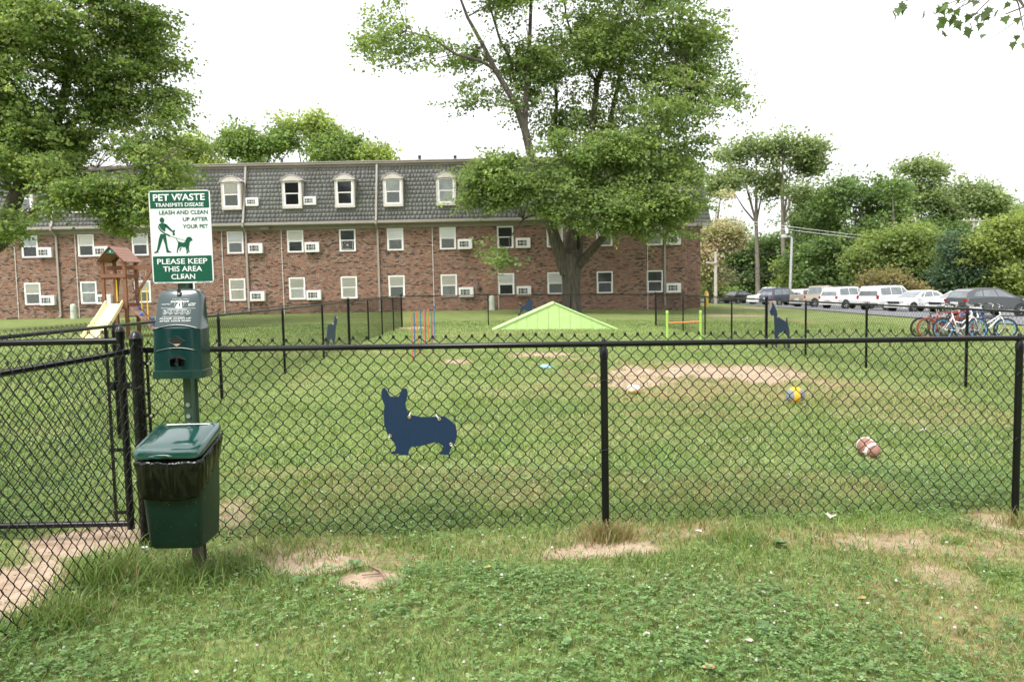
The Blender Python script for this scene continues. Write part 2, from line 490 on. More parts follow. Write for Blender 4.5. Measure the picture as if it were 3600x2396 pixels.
def leaflets(c, size, az, tilt, col):
    """kite-shaped leaflets lying near flat"""
    n = len(c); d = np.stack([np.cos(az), np.sin(az), tilt], -1); s = np.stack([-np.sin(az), np.cos(az), np.zeros(n)], -1)
    sz = size[:, None]
    up = np.zeros((n, 3)); up[:, 2] = .12
    V = np.stack([c, c + sz * (d * .6 + s * .5 + up), c + sz * (d * 1.05 + up * .3), c + sz * (d * .6 - s * .5 + up)], 1)
    Fc = (np.array([[0, 1, 2], [0, 2, 3]])[None] + (np.arange(n) * 4)[:, None, None]).reshape(-1, 3)
    return V.reshape(-1, 3), Fc, np.repeat(col, 4, 0)
cl = []
for dens, y0, y1, sz in ((3300, 2.45, 4.2, .0145), (1500, 4.2, 6.5, .016), (320, 6.5, 10, .02)):
    x, y = scatter(dens, y0, y1, .6)
    bare, dry = masks(x, y)
    cm = np.clip((fbm(x * 1.6 + 60, y * 1.6 + 3, 4) - .40) * 3.2, 0.12, .75) * np.clip(1 - bare * 1.5, 0, 1) * (1 - .7 * dry)
    k = rng.random(len(x)) < cm
    x, y = x[k], y[k]; n = len(x)
    z = surf(x, y) + rng.uniform(.022, .058, n); a0 = rng.uniform(0, 2 * PI, n); tone = rng.uniform(.65, 1.45, (n, 1)) * np.where(rng.random((n, 1)) < .3, [[.20, .29, .12]], [[.125, .225, .065]])
    s = rng.uniform(.7, 1.25, n) * sz
    for j in range(3):
        cl.append(leaflets(np.stack([x, y, z], -1), s, a0 + j * 2.1 + rng.normal(0, .15, n), rng.normal(.05, .25, n), tone * rng.uniform(.9, 1.1, (n, 1))))
# a few broad plantain weeds
for wx_, wy_, nn, ws__ in ((1.10, 3.28, 7, .06), (-1.15, 3.95, 6, .06), (.2, 3.2, 5, .05), (-.9, 4.2, 7, .05), (-2.0, 3.85, 7, .06), (1.55, 4.45, 8, .07)):
    az = rng.uniform(0, 2 * PI, nn); c0 = np.tile([[wx_, wy_, float(surf(wx_, wy_)) + .02]], (nn, 1))
    cl.append(leaflets(c0, rng.uniform(.6, 1.1, nn) * ws__, az, rng.uniform(.1, .5, nn), np.tile([[.13, .22, .09]], (nn, 1)) * rng.uniform(.8, 1.3, (nn, 1))))
V, Fc, cc = joinparts(cl)
clover = link('clover', npmesh('clover', V, Fc, M_clover, cc))
tag(clover, 'low clover leaves and broad weeds among the grass', 'clover', kind='stuff')
print('clover tris', len(Fc))

# white clover blossoms: small tufted heads on stalks
M_bloss = pm('clover_blossom', (1, 1, 1), .8, .1, 60, attr=True)
bx = []; by = []; bs = []
for dens, y0, y1, s in ((26, 2.5, 4.4, .0072), (26, 4.4, 7, .0064), (26, 7, 13, .0062), (6, 13, 22, .008)):
    x, y = scatter(dens, y0, y1, .6); bare, _ = masks(x, y)
    k = rng.random(len(x)) < np.clip((fbm(x * .8 + 20, y * .8 + 8, 2) - .3) * 2.2, .1, 1) * (1 - bare)
    x, y = x[k], y[k]; k = ~((y > 9) & (np.abs(x) > 6)); bx.append(x[k]); by.append(y[k]); bs.append(np.full(k.sum(), s) * rng.uniform(.45, 1.25, k.sum()))
bx, by, bs = np.concatenate(bx), np.concatenate(by), np.concatenate(bs)
n = len(bx); bz = surf(bx, by) + rng.uniform(.035, .07, n)
_pr = [(0, 1.0), (.75, .62), (1.0, -.05), (.75, -.6), (.15, -.85)]
sphere = np.array([(r * math.cos(2*PI*k/6 + i*.5), r * math.sin(2*PI*k/6 + i*.5), z) for i, (r, z) in enumerate(_pr) for k in range(6)])
Q = np.array([[i*6+k, i*6+(k+1) % 6, (i+1)*6+(k+1) % 6, (i+1)*6+k] for i in range(4) for k in range(6)])
V = np.stack([bx, by, bz], -1)[:, None] + sphere[None] * (bs[:, None, None] * (1 + rng.normal(0, .16, (n, 30, 1))))
cb = np.where(np.array([z for r, z in _pr for k in range(6)])[:, None] > -.3, [[.66, .64, .57]], [[.48, .36, .27]])
cc = np.tile(cb[None], (n, 1, 1)) * rng.uniform(.6, 1.05, (n, 1, 1))
bl = link('clover_blossoms', npmesh('clover_blossoms', V.reshape(-1, 3), (Q[None] + (np.arange(n)*30)[:, None, None]).reshape(-1, 4), M_bloss, cc.reshape(-1, 3)))
tag(bl, 'white clover blossoms dotted over the lawn', 'blossoms', kind='stuff')
print('blossoms', n)

# crumbs of soil and small stones on the bare patches
x, y = scatter(900, 2.5, 7.5, .5); bare, _ = masks(x, y); k = rng.random(len(x)) < np.clip(bare - .25, 0, 1) * .9; x, y = x[k], y[k]
x2, y2 = scatter(60, 7.5, 14, .5); bare, _ = masks(x2, y2); k = rng.random(len(x2)) < np.clip(bare - .25, 0, 1); x, y = np.concatenate([x, x2[k]]), np.concatenate([y, y2[k]]); n = len(x)
octa = np.array([(1, 0, 0), (0, 1, 0), (-1, 0, 0), (0, -1, 0), (0, 0, 1), (0, 0, -1)], float); oq = np.array([(0, 1, 4), (1, 2, 4), (2, 3, 4), (3, 0, 4), (1, 0, 5), (2, 1, 5), (3, 2, 5), (0, 3, 5)])
sz = rng.lognormal(-5.55, .45, n) * np.where(y > 7.5, 1.8, 1.)
V = np.stack([x, y, surf(x, y) + sz * .2], -1)[:, None] + octa[None] * sz[:, None, None] * (np.array([1, 1, .55]) * rng.uniform(.5, 1.3, (n, 6, 1)))
cc = np.repeat(np.array([[.36, .25, .17]]) * rng.uniform(.45, 1.3, (n, 1)), 6, 0)
cr_ = link('soil_crumbs', npmesh('soil_crumbs', V.reshape(-1, 3), (oq[None] + (np.arange(n) * 6)[:, None, None]).reshape(-1, 3), pm('soil_crumb', (1, 1, 1), .95, .2, 50., attr=True), cc))
tag(cr_, 'crumbs of soil and pebbles on the bare patches', 'soil', kind='stuff')
print('crumbs', n)

# ------------------------------------------------------------------ apartment building
BY = 50.0
bld = thing('apartment_building', 'three-storey brick apartment building with grey shingled mansard roof and arched dormers', 'building', (0, BY, 0))
M_brick = pm('brick', (1, 1, 1), .9, .18, 9., attr=True, bump=.3, bscale=60)
M_mortar = pm('mortar', (.36, .29, .235), .95, .2, 5.)
M_shing = pm('shingle', (1, 1, 1), .95, .07, 3., attr=True)
M_felt = pm('roof_felt', (.10, .10, .10), .95)
M_tan = pm('tan_trim', (.32, .29, .255), .55, .08, 2., stretch=(1, 1, .3))
M_trimd = pm('soffit_trim', (.27, .24, .205), .6, .1, 2.)
M_white = pm('white_vinyl', (.80, .80, .79), .45, .05, 6.)
M_dormer = pm('dormer_metal', (.58, .53, .49), .5, .1, 3.)
M_glass = glassmat('window_glass', refl=.02)
M_blind = pm('white_blind', (.86, .86, .84), .8, .06, 3., bump=.3, bscale=30, stretch=(.2, 1, 6))
M_light = pm('curtain_reflection_tone', (.52, .54, .55), .5, .35, 2.2)  # pale panes: painted reflection of light, with a real curtain in one upper pane
M_screen = pm('insect_screen', (.27, .28, .29), .8, .12, 6.)
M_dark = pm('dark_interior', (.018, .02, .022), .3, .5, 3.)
M_acw = pm('ac_casing', (.74, .74, .72), .5, .06, 5.)
M_acd = pm('ac_grille_dark', (.06, .06, .055), .6, .3, 20.)
M_cond = pm('conduit', (.62, .60, .57), .5, .1, 4.)
M_blind2 = pm('cream_blind', (.80, .77, .70), .8, .1, 2., stretch=(.2, 1, 6)); M_blind3 = pm('grey_blind', (.76, .77, .78), .8, .1, 2., stretch=(.2, 1, 6)); M_screen2 = pm('dusty_screen', (.36, .37, .38), .8, .2, 3.); M_dark2 = pm('dim_interior', (.045, .05, .055), .3, .6, 2.)  # further tones, picked at random from pane to pane
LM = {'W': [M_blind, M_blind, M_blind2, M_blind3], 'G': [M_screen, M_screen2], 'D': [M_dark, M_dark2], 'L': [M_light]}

WX = [-31.04, -27.4, -23.9, -21.03, -17.75, -13.87, -10.5, -7.41, -4.02, -.3, 2.9, 6.1, 9.35]
F1 = ['WG', 'LL', 'WG', 'WW', 'WW', 'WW', 'WW', 'WG', 'WG', 'WD', 'WG', 'DD', 'DD']
F2 = ['LD', 'WD', 'WD', 'WG', 'WG', 'WD', 'DD', 'WG', 'WG', 'DD', 'WG', 'WG', 'WG']
F3 = ['WG', 'WG', 'DG', 'WG', 'WG', 'DD', 'DD', 'LG', 'LL', 'WG', 'WG', 'DD', 'LG']
ROWS = [(.91, 2.33, F1), (3.95, 5.37, F2)]
ACX = [(-30.0, 0), (-26.35, 1), (-16.41, 4), (-12.76, 5), (-2.9, 8), (.84, 9), (10.53, 12)]
WW = .525
holes = []
for x in WX:
    for z0, z1, _ in ROWS: holes.append((x - WW, x + WW, z0 - .10, z1))
for x, _ in ACX:
    holes += [(x - .48, x + .48, .87, 1.48), (x - .48, x + .48, 3.94, 4.57)]

def lay(x0, x1, z0, z1, holes, L=.212, Hh=.0755):
    """brick rectangles of a running-bond wall with openings left out"""
    out = []
    nr = int((z1 - z0) / Hh)
    for r in range(nr):
        a, b = z0 + r * Hh, z0 + (r + 1) * Hh
        hs_ = sorted((h[0], h[1]) for h in holes if min(b, h[3]) - max(a, h[2]) > Hh * .4)
        cur = x0; iv = []
        for h0, h1 in hs_:
            if h1 <= cur: continue
            if h0 > cur: iv.append((cur, min(h0, x1)))
            cur = max(cur, h1)
        if cur < x1: iv.append((cur, x1))
        off = (r % 2) * L / 2
        for i0, i1 in iv:
            k = math.floor((i0 - off) / L)
            while k * L + off < i1:
                p, q = max(k * L + off, i0), min(k * L + off + L, i1)
                if q - p > .035: out.append((p + .005, q - .005, a + .005, b - .005))
                k += 1
    return out

PAL = np.array([[.275, .148, .098], [.315, .182, .125], [.24, .126, .084], [.35, .215, .155], [.37, .16, .095], [.052, .04, .036], [.095, .066, .055], [.30, .21, .16]])
def brickcol(x, z):
    v = float(vnoise(x * 1.1, math.floor(z / .0755) * 7.37)); r = random.random()
    if r < .05 + max(0, v - .55) * .9: c = PAL[5 + random.randint(0, 1)]
    elif r < .22: c = PAL[4]
    elif r < .36: c = PAL[7]
    else: c = PAL[random.randint(0, 3)]
    g = random.uniform(.82, 1.2)
    return (c * .86 + c.mean() * .14) * g

def piecewall(rects, parent, name, mat, colf, y0, prism, nsep):
    """the nsep pieces that show largest as objects, the rest as one joined piece"""
    key = lambda r: abs((r[0] + r[1]) / 2) + abs((r[2] + r[3]) / 2 - 1.2) * .6 + (0 if r[1] - r[0] > .18 else 40)
    rects = sorted(rects, key=key)
    sep, rest = rects[:nsep], rects[nsep:]
    protos = {}
    for i, (p, q, a, b) in enumerate(sep):
        vid = i % 12; k = (vid, round(q - p, 2))
        if k not in protos:
            V, Fq = prism((-(q - p) / 2, (q - p) / 2, -(b - a) / 2, (b - a) / 2))
            protos[k] = npmesh(name, np.array(V), np.array(Fq), mat, np.tile(colf((p + q) / 2, (a + b) / 2), (len(V), 1)))
        o = link(name, protos[k], parent)
        z = (a + b) / 2
        o.location = ((p + q) / 2, y0(z), z)
    V = []; Fs = []; Cs = []; n = 0
    for r in rest:
        zc = (r[2] + r[3]) / 2; xc = (r[0] + r[1]) / 2
        v, f = prism((r[0] - xc, r[1] - xc, r[2] - zc, r[3] - zc)); v = np.array(v) + [xc, y0(zc), zc]
        V.append(v); Fs.append(np.array(f) + n); n += len(v); Cs.append(np.tile(colf(xc, zc), (len(v), 1)))
    o = link(name + 's_joined', npmesh(name, np.concatenate(V), np.concatenate(Fs), mat, np.concatenate(Cs)), parent)
    o['kind'] = 'stuff'
    return o

def brickprism(r):
    x0, x1, z0, z1 = r; d = .022; e = .004
    v = [(x0, d, z0), (x1, d, z0), (x1, d, z1), (x0, d, z1), (x0 + e, 0, z0 + e), (x1 - e, 0, z0 + e), (x1 - e, 0, z1 - e), (x0 + e, 0, z1 - e)]
    return v, [(4, 5, 6, 7), (0, 1, 5, 4), (1, 2, 6, 5), (2, 3, 7, 6), (3, 0, 4, 7)]

XL, XR = -37.0, 11.44
wall = MB().box(XL, XR, .02, 12, -.6, 5.5).build('wall', M_mortar, bld)
piecewall(lay(XL, XR, -.45, 5.40, holes), wall, 'brick', M_brick, brickcol, lambda z: 0., brickprism, 300)
wing_x = 14.05
wing = MB().box(XR, wing_x, 7.02, 14, -.8, 5.5).build('wing_wall', M_mortar, bld)
piecewall(lay(XR + .01, wing_x, -.6, 5.40, []), wing, 'brick', M_brick, lambda x, z: brickcol(x, z) * .9, lambda z: 7., brickprism, 0)

# soldier-course sills, windows, air conditioners
def window(x, z0, z1, code, y=0.):
    f = MB(); t = .088
    f.box(x - WW, x - WW + t, y - .03, y + .019, z0, z1).box(x + WW - t, x + WW, y - .03, y + .019, z0, z1)
    f.box(x - WW + t, x + WW - t, y - .03, y + .019, z0, z0 + t).box(x - WW + t, x + WW - t, y - .03, y + .019, z1 - t, z1)
    w = f.build('window', M_white, bld, recalc=False)
    zm = (z0 + z1) / 2
    MB().box(x - WW + t, x + WW - t, y - .022, y + .018, zm - .03, zm + .03).box(x - WW + t, x - WW + t + .03, y - .018, y + .018, z0 + t, zm - .03).box(x + WW - t - .03, x + WW - t, y - .018, y + .018, z0 + t, zm - .03).build('sash', M_white, w, recalc=False)
    for (a, b, k, n, dy) in ((zm + .03, z1 - t, code[0], 'upper_pane', 0), (z0 + t, zm - .03, code[1], 'lower_pane', .004)):
        x0, x1 = x - WW + t, x + WW - t
        MB().add([(x0, y - .004 + dy, a), (x1, y - .004 + dy, a), (x1, y - .004 + dy, b), (x0, y - .004 + dy, b)], [(0, 1, 2, 3)]).build(n, M_glass, w, recalc=False)
        back = MB()
        if k == 'W':
            s = .05; zz = a
            while zz < b - .005:
                e = min(zz + s, b); back.add([(x0, y + .008, zz), (x1, y + .008, zz), (x1, y + .015, e), (x0, y + .015, e)], [(0, 1, 2, 3)]); zz += s
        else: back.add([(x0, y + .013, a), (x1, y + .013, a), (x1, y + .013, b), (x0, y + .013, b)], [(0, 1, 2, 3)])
        back.build({'W': 'blind', 'G': 'screen', 'D': 'dark_room', 'L': 'curtain_or_reflection'}[k], random.choice(LM[k]), w, recalc=False)  # pale backing paints reflected light, except for one real curtain
    return w

def acunit(x, z0, z1, hw, y=0., dep=.26):
    a = MB().bbox(x - hw, x + hw, y - dep, y + .03, z0, z1, .015).build('air_conditioner', M_acw, bld)
    g0, g1 = x - hw * .76, x + hw * .50; b0, b1 = z0 + .13, z1 - .13
    MB().add([(g0, y - dep - .004, b0), (g1, y - dep - .004, b0), (g1, y - dep - .004, b1), (g0, y - dep - .004, b1)], [(0, 1, 2, 3)]).build('grille', M_acd, a, recalc=False)
    m = MB()
    for k in (.0, .26, .62, .80, 1.): m.box(g0 + (g1 - g0) * k - .012, g0 + (g1 - g0) * k + .012, y - dep - .012, y - dep - .006, b0, b1)
    for k in (0, .5, 1.): m.box(g0, g1, y - dep - .013, y - dep - .0115, b0 + (b1 - b0) * k - .009, b0 + (b1 - b0) * k + .009)
    m.build('grille_bars', M_acw, a, recalc=False)

for z0, z1, codes in ROWS:
    for x, c in zip(WX, codes):
        w = window(x, z0, z1, c)
        s = MB(); n = 13
        for k in range(n):
            p = x - WW - .03 + (2 * WW + .06) * k / n
            s.box(p + .006, p + (2 * WW + .06) / n - .006, -.03, .019, z0 - .098, z0 - .004)
        s.build('brick_sill', M_sill if 'M_sill' in globals() else M_mortar, w, recalc=False)
M_sill = pm('sill_brick', (.17, .09, .065), .9, .35, 7.)
for o in bld.children_recursive:
    if o.name.startswith('brick_sill'): o.data.materials[0] = M_sill
for x, _ in ACX:
    acunit(x, .87, 1.48, .47); acunit(x, 3.94, 4.57, .47)

# eaves
MB().box(XL, XR + .25, -.12, .2, 5.405, 5.66).build('frieze_board', M_trimd, bld)
MB().box(XL, XR + .5, -.55, .02, 5.662, 5.70).box(XL, XR + .5, -.58, -.50, 5.70, 5.86).build('eave', M_tan, bld)
MB().box(XR, wing_x + .12, 6.85, 7.2, 5.405, 5.6).build('wing_frieze', M_trimd, bld)
MB().box(XR + .02, wing_x + .75, 6.45, 7.0, 5.60, 5.82).build('wing_eave', M_tan, bld)
# mansard roof with shingles
M0, M1 = (-.42, 5.86), (.62, 9.45)
MB().add([(XL, M0[0], M0[1]), (XR + .35, M0[0], M0[1]), (XR - .1, M1[0], M1[1]), (XL, M1[0], M1[1])], [(0, 1, 2, 3)]).add([(XR + .35, M0[0], M0[1]), (XR + .35, 8, M0[1]), (XR - .1, 8, M1[1]), (XR - .1, M1[0], M1[1])], [(0, 1, 2, 3)])
mans = MB().add([(XL, M0[0], M0[1]), (XR + .35, M0[0], M0[1]), (XR - .1, M1[0], M1[1]), (XL, M1[0], M1[1]), (XR + .35, 9, M0[1]), (XR - .1, 9, M1[1])], [(0, 1, 2, 3), (1, 4, 5, 2)]).build('mansard_roof', M_felt, bld, recalc=False)
slope = (M1[0] - M0[0]) / (M1[1] - M0[1])
def shingles(x0, x1, z0, z1, h=.272):
    out = []; nr = round((z1 - z0) / h); h = (z1 - z0) / nr
    for r in range(nr):
        x = x0 + random.uniform(-.25, 0); a = z0 + r * h; xr = x1 + .35 - .45 * (a - M0[1]) / (M1[1] - M0[1])
        while x < xr:
            w = random.choice((.2, .22, .26, .3)); w = min(w, xr - x)
            if w > .04: out.append((max(x, x0), x + w - .003, a, a + h))
            x += w
    return out
def shingcol(x, z):
    st = .70 + .60 * float(fbm(x * .55, z * .05 + 3, 2)) + .25 * (float(fbm(x * 3, z * 3, 2)) - .5)
    c = random.choice(((.25, .25, .254), (.245, .245, .249), (.256, .255, .258), (.24, .24, .245)))
    return np.array(c) * st * random.uniform(.95, 1.05)
def shingprism(r):
    x0, x1, z0, z1 = r; t = .02
    f = lambda z: (z) * slope
    v = [(x0, f(z0) - .004, z0), (x1, f(z0) - .004, z0), (x1, f(z0) - t, z0 - .004), (x0, f(z0) - t, z0 - .004), (x0, f(z1) - .006, z1 + .01), (x1, f(z1) - .006, z1 + .01), (x1, f(z1) - .006 + .002, z1 + .011), (x0, f(z1) - .004, z1 + .011)]
    return v, [(3, 2, 5, 4), (0, 1, 2, 3), (1, 6, 5, 2), (0, 3, 4, 7)]
piecewall(shingles(XL, XR, M0[1], M1[1] - .02), mans, 'shingle', M_shing, shingcol, lambda z: M0[0] + (z - M0[1]) * slope, shingprism, 300)
wm = MB().add([(XR, 6.6, 5.82), (wing_x + .7, 6.6, 5.82), (wing_x + .15, 7.5, 9.45), (XR, 7.5, 9.45), (wing_x + .7, 15, 5.82), (wing_x + .15, 15, 9.45)], [(0, 1, 2, 3), (1, 4, 5, 2)]).build('wing_mansard', M_felt, bld, recalc=False)
piecewall([(a, min(b, wing_x + .68 - .55 * (z - 5.82) / 3.6), z, z2) for a, b, z, z2 in shingles(XR, wing_x + .33, 5.84, 9.4) if a < wing_x + .6 - .55 * (z - 5.82) / 3.6], wm, 'shingle', M_shing, shingcol, lambda z: 6.6 + (z - 5.82) * .248, shingprism, 0)
# upper gutter, fascia and low roof
MB().box(XL, XR + .1, .50, .9, 9.43, 9.58).build('upper_fascia', M_trimd, bld)
MB().box(XL, XR + .2, .34, .52, 9.585, 9.74).box(XL, XR + .2, .30, .36, 9.70, 9.76).build('gutter', M_tan, bld)
M_flat = pm('low_roof_shingle', (.20, .19, .19), .95, .25, 8., bump=.4)
MB().add([(XL, .45, 9.77), (XR + .2, .45, 9.77), (XR - .1, 6, 10.35), (XL, 6, 10.35)], [(0, 1, 2, 3)]).box(XL, XR + .1, .6, 12, 9.5, 9.755).build('upper_roof', M_flat, bld, recalc=False)
MB().box(XR, wing_x + .3, 7.3, 13, 9.45, 9.9).build('wing_upper_roof', M_flat, bld)
for px_, h_ in ((1475, .2), (1600, .15), (990, .22)):
    q = at(px_, 553, BY + 3); MB().lathe([(.1, 9.9), (.1, 10.2 + h_), (.16, 10.2 + h_), (.05, 10.3 + h_)], (q.x, 3, 0), 10).build('roof_vent', M_felt, bld)

# dormers
for i, (x, c) in enumerate(zip(WX, F3)):
    x = {2: -24.63, 3: -21.34, 9: -.6, 10: 2.6, 11: 5.87, 12: 9.49}.get(i, x)
    d = MB().box(x - .63, x - WW, -.40, .45, 6.72, 8.5).box(x + WW, x + .63, -.40, .45, 6.72, 8.5).box(x - WW, x + WW, -.40, .1, 6.72, 6.89).box(x - WW, x + WW, -.38, .45, 8.45, 8.52).build('dormer', M_dormer, bld, recalc=False)
    MB().box(x - WW, x + WW, -.335, .3, 6.89, 8.45).build('dormer_backing', M_dark, d)
    ah = MB(); ring = lambda y, s: [(x + (.69 + s) * k, y, 8.47 + s + .36 * (1 - k * k)) for k in np.linspace(1, -1, 13)]
    ah.loft([ring(-.50, .02), ring(-.50, 0), ring(-.485, .03), ring(1.1, .03)], cap=False, closed=False)
    ah.add([(x, -.47, 8.48)] + [(p[0], -.47, p[2]) for p in ring(0, -.02)], [(0, k, k + 1) for k in range(1, 13)])
    ah.add([(x - .69, -.48, 8.46), (x + .69, -.48, 8.46), (x + .69, .4, 8.46), (x - .69, .4, 8.46)], [(0, 1, 2, 3)])
    ah.build('hood', M_dormer, d, smooth=True, recalc=False)
    window(x, 6.89, 8.45, c, y=-.36)
for x in (-16.49, -12.79, -2.88, 10.62):
    acunit(x, 6.95, 7.48, .41, y=-.02 + (7.2 - M0[1]) * slope - .42 + .1, dep=.30)
# downspouts and conduits
for x in (-29.26, -17.02, -8.53, 9.99):
    m = MB(); pts = [(x, .44, 9.6), (x, .40, 9.42), (x, -.50, 5.98), (x, -.64, 5.84), (x, -.64, 5.62), (x, -.10, 5.30), (x, -.10, .16), (x, -.28, .05)]
    for a, b in zip(pts, pts[1:]): m.beam(a, b, .12, .085, up=(0, 1, .01))
    m.build('downspout', M_tan, bld)
for x in (-32.02, -28.08, -18.61, -14.76, -5.01, -.81, 8.88):
    m = MB().tube([(x, -.035, -.3), (x, -.035, 5.41)], .026, 6)
    for z in (1.0, 2.6, 4.2): m.box(x - .06, x + .06, -.05, -.001, z, z + .04)
    m.build('conduit', M_cond, bld)
q = at(932, 800, BY - .2)
MB().box(q.x - .28, q.x + .28, -.34, -.10, 5.42, 5.62).build('floodlight', M_trimd, bld)
q = at(1683, 1015, BY - .2)
MB().lathe([(.16, 1.42), (.10, 1.52), (.03, 1.56), (.03, 1.8)], (q.x, -.12, 0), 10).build('wall_lamp', M_acd, bld)

# box fan standing in an open second-floor window
fx, fz0 = WX[6], 4.06
fan = thing('box_fan', 'square grey box fan standing in the open second-floor window', 'fan', (fx, BY - .02, fz0))
M_fan = pm('fan_plastic', (.42, .42, .40), .5, .1)
fr = MB(); fr.tube([(.33*math.copysign(min(1, abs(math.cos(a))**.35), math.cos(a)), -.02, .29 + .28*math.copysign(min(1, abs(math.sin(a))**.35), math.sin(a))) for a in np.linspace(0, 2*PI, 33)], .022, 5); fr.build('frame', M_fan, fan)
gr = MB()
for r in (.26, .2, .14): gr.tube([(r*math.cos(a), -.03, .29 + r*math.sin(a)) for a in np.linspace(0, 2*PI, 21)], .006, 4)
gr.build('guard', M_fan, fan); MB().lathe([(.07, -.05), (.07, -.03), (.02, -.02)], (0, 0, .29), 12, 'y').build('hub', M_fan, fan)

# pale utility pedestals by the wall, yellow bollard
M_ped = pm('pedestal_paint', (.50, .56, .46), .6, .12, 6.)
for px_, py_, lab in ((260, 1120, 'pale green utility pedestal by the brick wall left of the playset'), (1730, 1089, 'pale green utility pedestal at the wall behind the back fence')):
    g = gp(px_, py_); Y = min(g.y, BY - .7); q = at(px_, py_, Y)
    t = thing('utility_pedestal', lab, 'utility box', (q.x, Y, float(gz(q.x, Y))), 0, 'utility pedestals by the building')
    MB().lathe([(.19, -.05), (.19, .18), (.175, .19), (.175, .78), (.16, .86), (.12, .92), (.03, .95)], (0, 0, 0), 14).build('cover', M_ped, t, smooth=True)
    MB().box(-.08, .08, -.2, -.17, .5, .62).build('hatch', M_ped, t)
M_yel = pm('bollard_yellow', (.75, .50, .02), .5, .1, 6.)
q = at(2483, 1066, 62)
t = thing('bollard', 'yellow safety bollard beyond the right end of the building', 'bollard', (q.x, 62, float(gz(q.x, 62))))
MB().lathe([(.17, -.1), (.17, 1.15), (.13, 1.24), (.04, 1.28)], (0, 0, 0), 14).build('sleeve', M_yel, t, smooth=True)
MB().lathe([(.175, .9), (.175, 1.0)], (0, 0, 0), 14).build('band', M_white, t)

# ------------------------------------------------------------------ trees
M_bark = pm('bark_grey', (.125, .108, .088), .95, .6, 4., bump=1.0, bscale=8., stretch=(3, 3, .4), bdist=.12)
M_bark2 = pm('bark_pale', (.20, .175, .14), .95, .3, 2., bump=.6, bscale=8., stretch=(2, 2, .5))
M_leaf = leafmat('tree_leaf', .52, .5)

def kites(c, d, s, size, col):
    n = len(c); sz = size[:, None]
    nn = np.cross(d, s)
    V = np.stack([c, c + sz * (d * .45 + s * .42 + nn * .10), c + sz * d, c + sz * (d * .45 - s * .42 + nn * .10)], 1)
    Fc = (np.array([[0, 1, 2], [0, 2, 3]])[None] + (np.arange(n) * 4)[:, None, None]).reshape(-1, 3)
    return V.reshape(-1, 3), Fc, np.repeat(col, 4, 0)

def unit(v): return v / (np.linalg.norm(v, axis=-1, keepdims=True) + 1e-9)

def crown(blobs, nleaf, size, pal, per=26, length=1.0, wid=.32, gap=.42, gs=.55, droop=.25, axis=(0, 0), flat=.35, tipcol=None):
    """leaf sprays through a union of ellipsoids (cx,cy,cz,rx,ry,rz,weight); returns mesh data and spray roots"""
    vol = np.array([b[3] * b[4] * b[5] for b in blobs]) ** .8 * np.array([b[6] for b in blobs])
    cnt = np.maximum(3, (vol / vol.sum() * nleaf / per * 1.9)).astype(int)
    Cs = []; R = []
    for b, k in zip(blobs, cnt):
        u = unit(rng.normal(size=(k, 3))); r = rng.random(k) ** (1 / 2.4)
        r = r * (1 + .16 * (fbm(u[:, 0] * 2.5 + b[0], u[:, 2] * 2.5 + u[:, 1] * 2 + b[2], 2) - .5) * 2)
        r = np.where(rng.random(k) < .10, r * rng.uniform(1., 1.35, k), r)
        Cs.append(np.array(b[:3]) + u * r[:, None] * np.array(b[3:6])); R.append(r)
    P = np.concatenate(Cs); R = np.concatenate(R)
    nz = .5 * fbm(P[:, 0] * gs + P[:, 1] * .31 * gs, P[:, 2] * gs * 1.3, 3) + .5 * fbm(P[:, 1] * gs + 50, P[:, 2] * gs * 1.3 - P[:, 0] * .4 * gs, 3)
    k = nz > np.quantile(nz, gap); P, R = P[k], R[k]
    m = len(P)
    out = P - np.array([axis[0], axis[1], 0]); out[:, 2] *= .15
    D = unit(unit(out) + rng.normal(0, .45, (m, 3))); D[:, 2] = D[:, 2] * .4 - droop + rng.normal(0, .12, m); D = unit(D)
    S = unit(np.cross(D, [0, 0, 1.])); U = np.cross(S, D)
    L = rng.uniform(.6, 1.3, m) * length
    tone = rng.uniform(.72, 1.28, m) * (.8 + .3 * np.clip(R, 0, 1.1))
    pi = rng.integers(0, len(pal), m)
    t = rng.random((m, per)); 
    lat = rng.normal(0, 1, (m, per)) * wid * (.35 + .65 * np.sin(np.clip(t, .05, 1) * PI * .85)) * L[:, None]
    ver = rng.normal(0, 1, (m, per)) * wid * flat * L[:, None]
    Q = P[:, None] + D[:, None] * (t * L[:, None])[..., None] + S[:, None] * lat[..., None] + U[:, None] * ver[..., None]
    Q = Q.reshape(-1, 3); n = len(Q)
    d = unit(np.repeat(D, per, 0) * .7 + rng.normal(0, .7, (n, 3)) + [0, 0, -.35])
    s = unit(np.cross(d, unit(rng.normal(0, .45, (n, 3)) + [0, 0, 1.])))
    col = np.array(pal)[np.repeat(pi, per)] * np.repeat(tone, per)[:, None] * rng.uniform(.8, 1.22, (n, 1))
    col = col * [1.2, 1.2, 1.25]
    if tipcol is not None:
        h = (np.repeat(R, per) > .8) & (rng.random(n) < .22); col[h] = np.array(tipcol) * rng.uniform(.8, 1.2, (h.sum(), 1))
    return kites(Q, d, s, rng.uniform(.65, 1.25, n) * size, col), P

def clumps(B0, f0=.30, f1=.44, core=.4, dens=.30):
    """each mass breaks into rounded clumps over a thin core"""
    B = []
    for b in B0:
        k = max(5, int(5 + b[3] * b[5] * dens))
        for e in unit(rng.normal(size=(k, 3))):
            f = rng.uniform(f0, f1); B.append((b[0] + e[0] * b[3] * .72, b[1] + e[1] * b[4] * .72, b[2] + e[2] * b[5] * .72, b[3] * f, b[4] * f, b[5] * f * .8, b[6] * rng.uniform(.6, 1.5)))
        B.append(b[:3] + (b[3] * .8, b[4] * .8, b[5] * .8, b[6] * core))
    return B

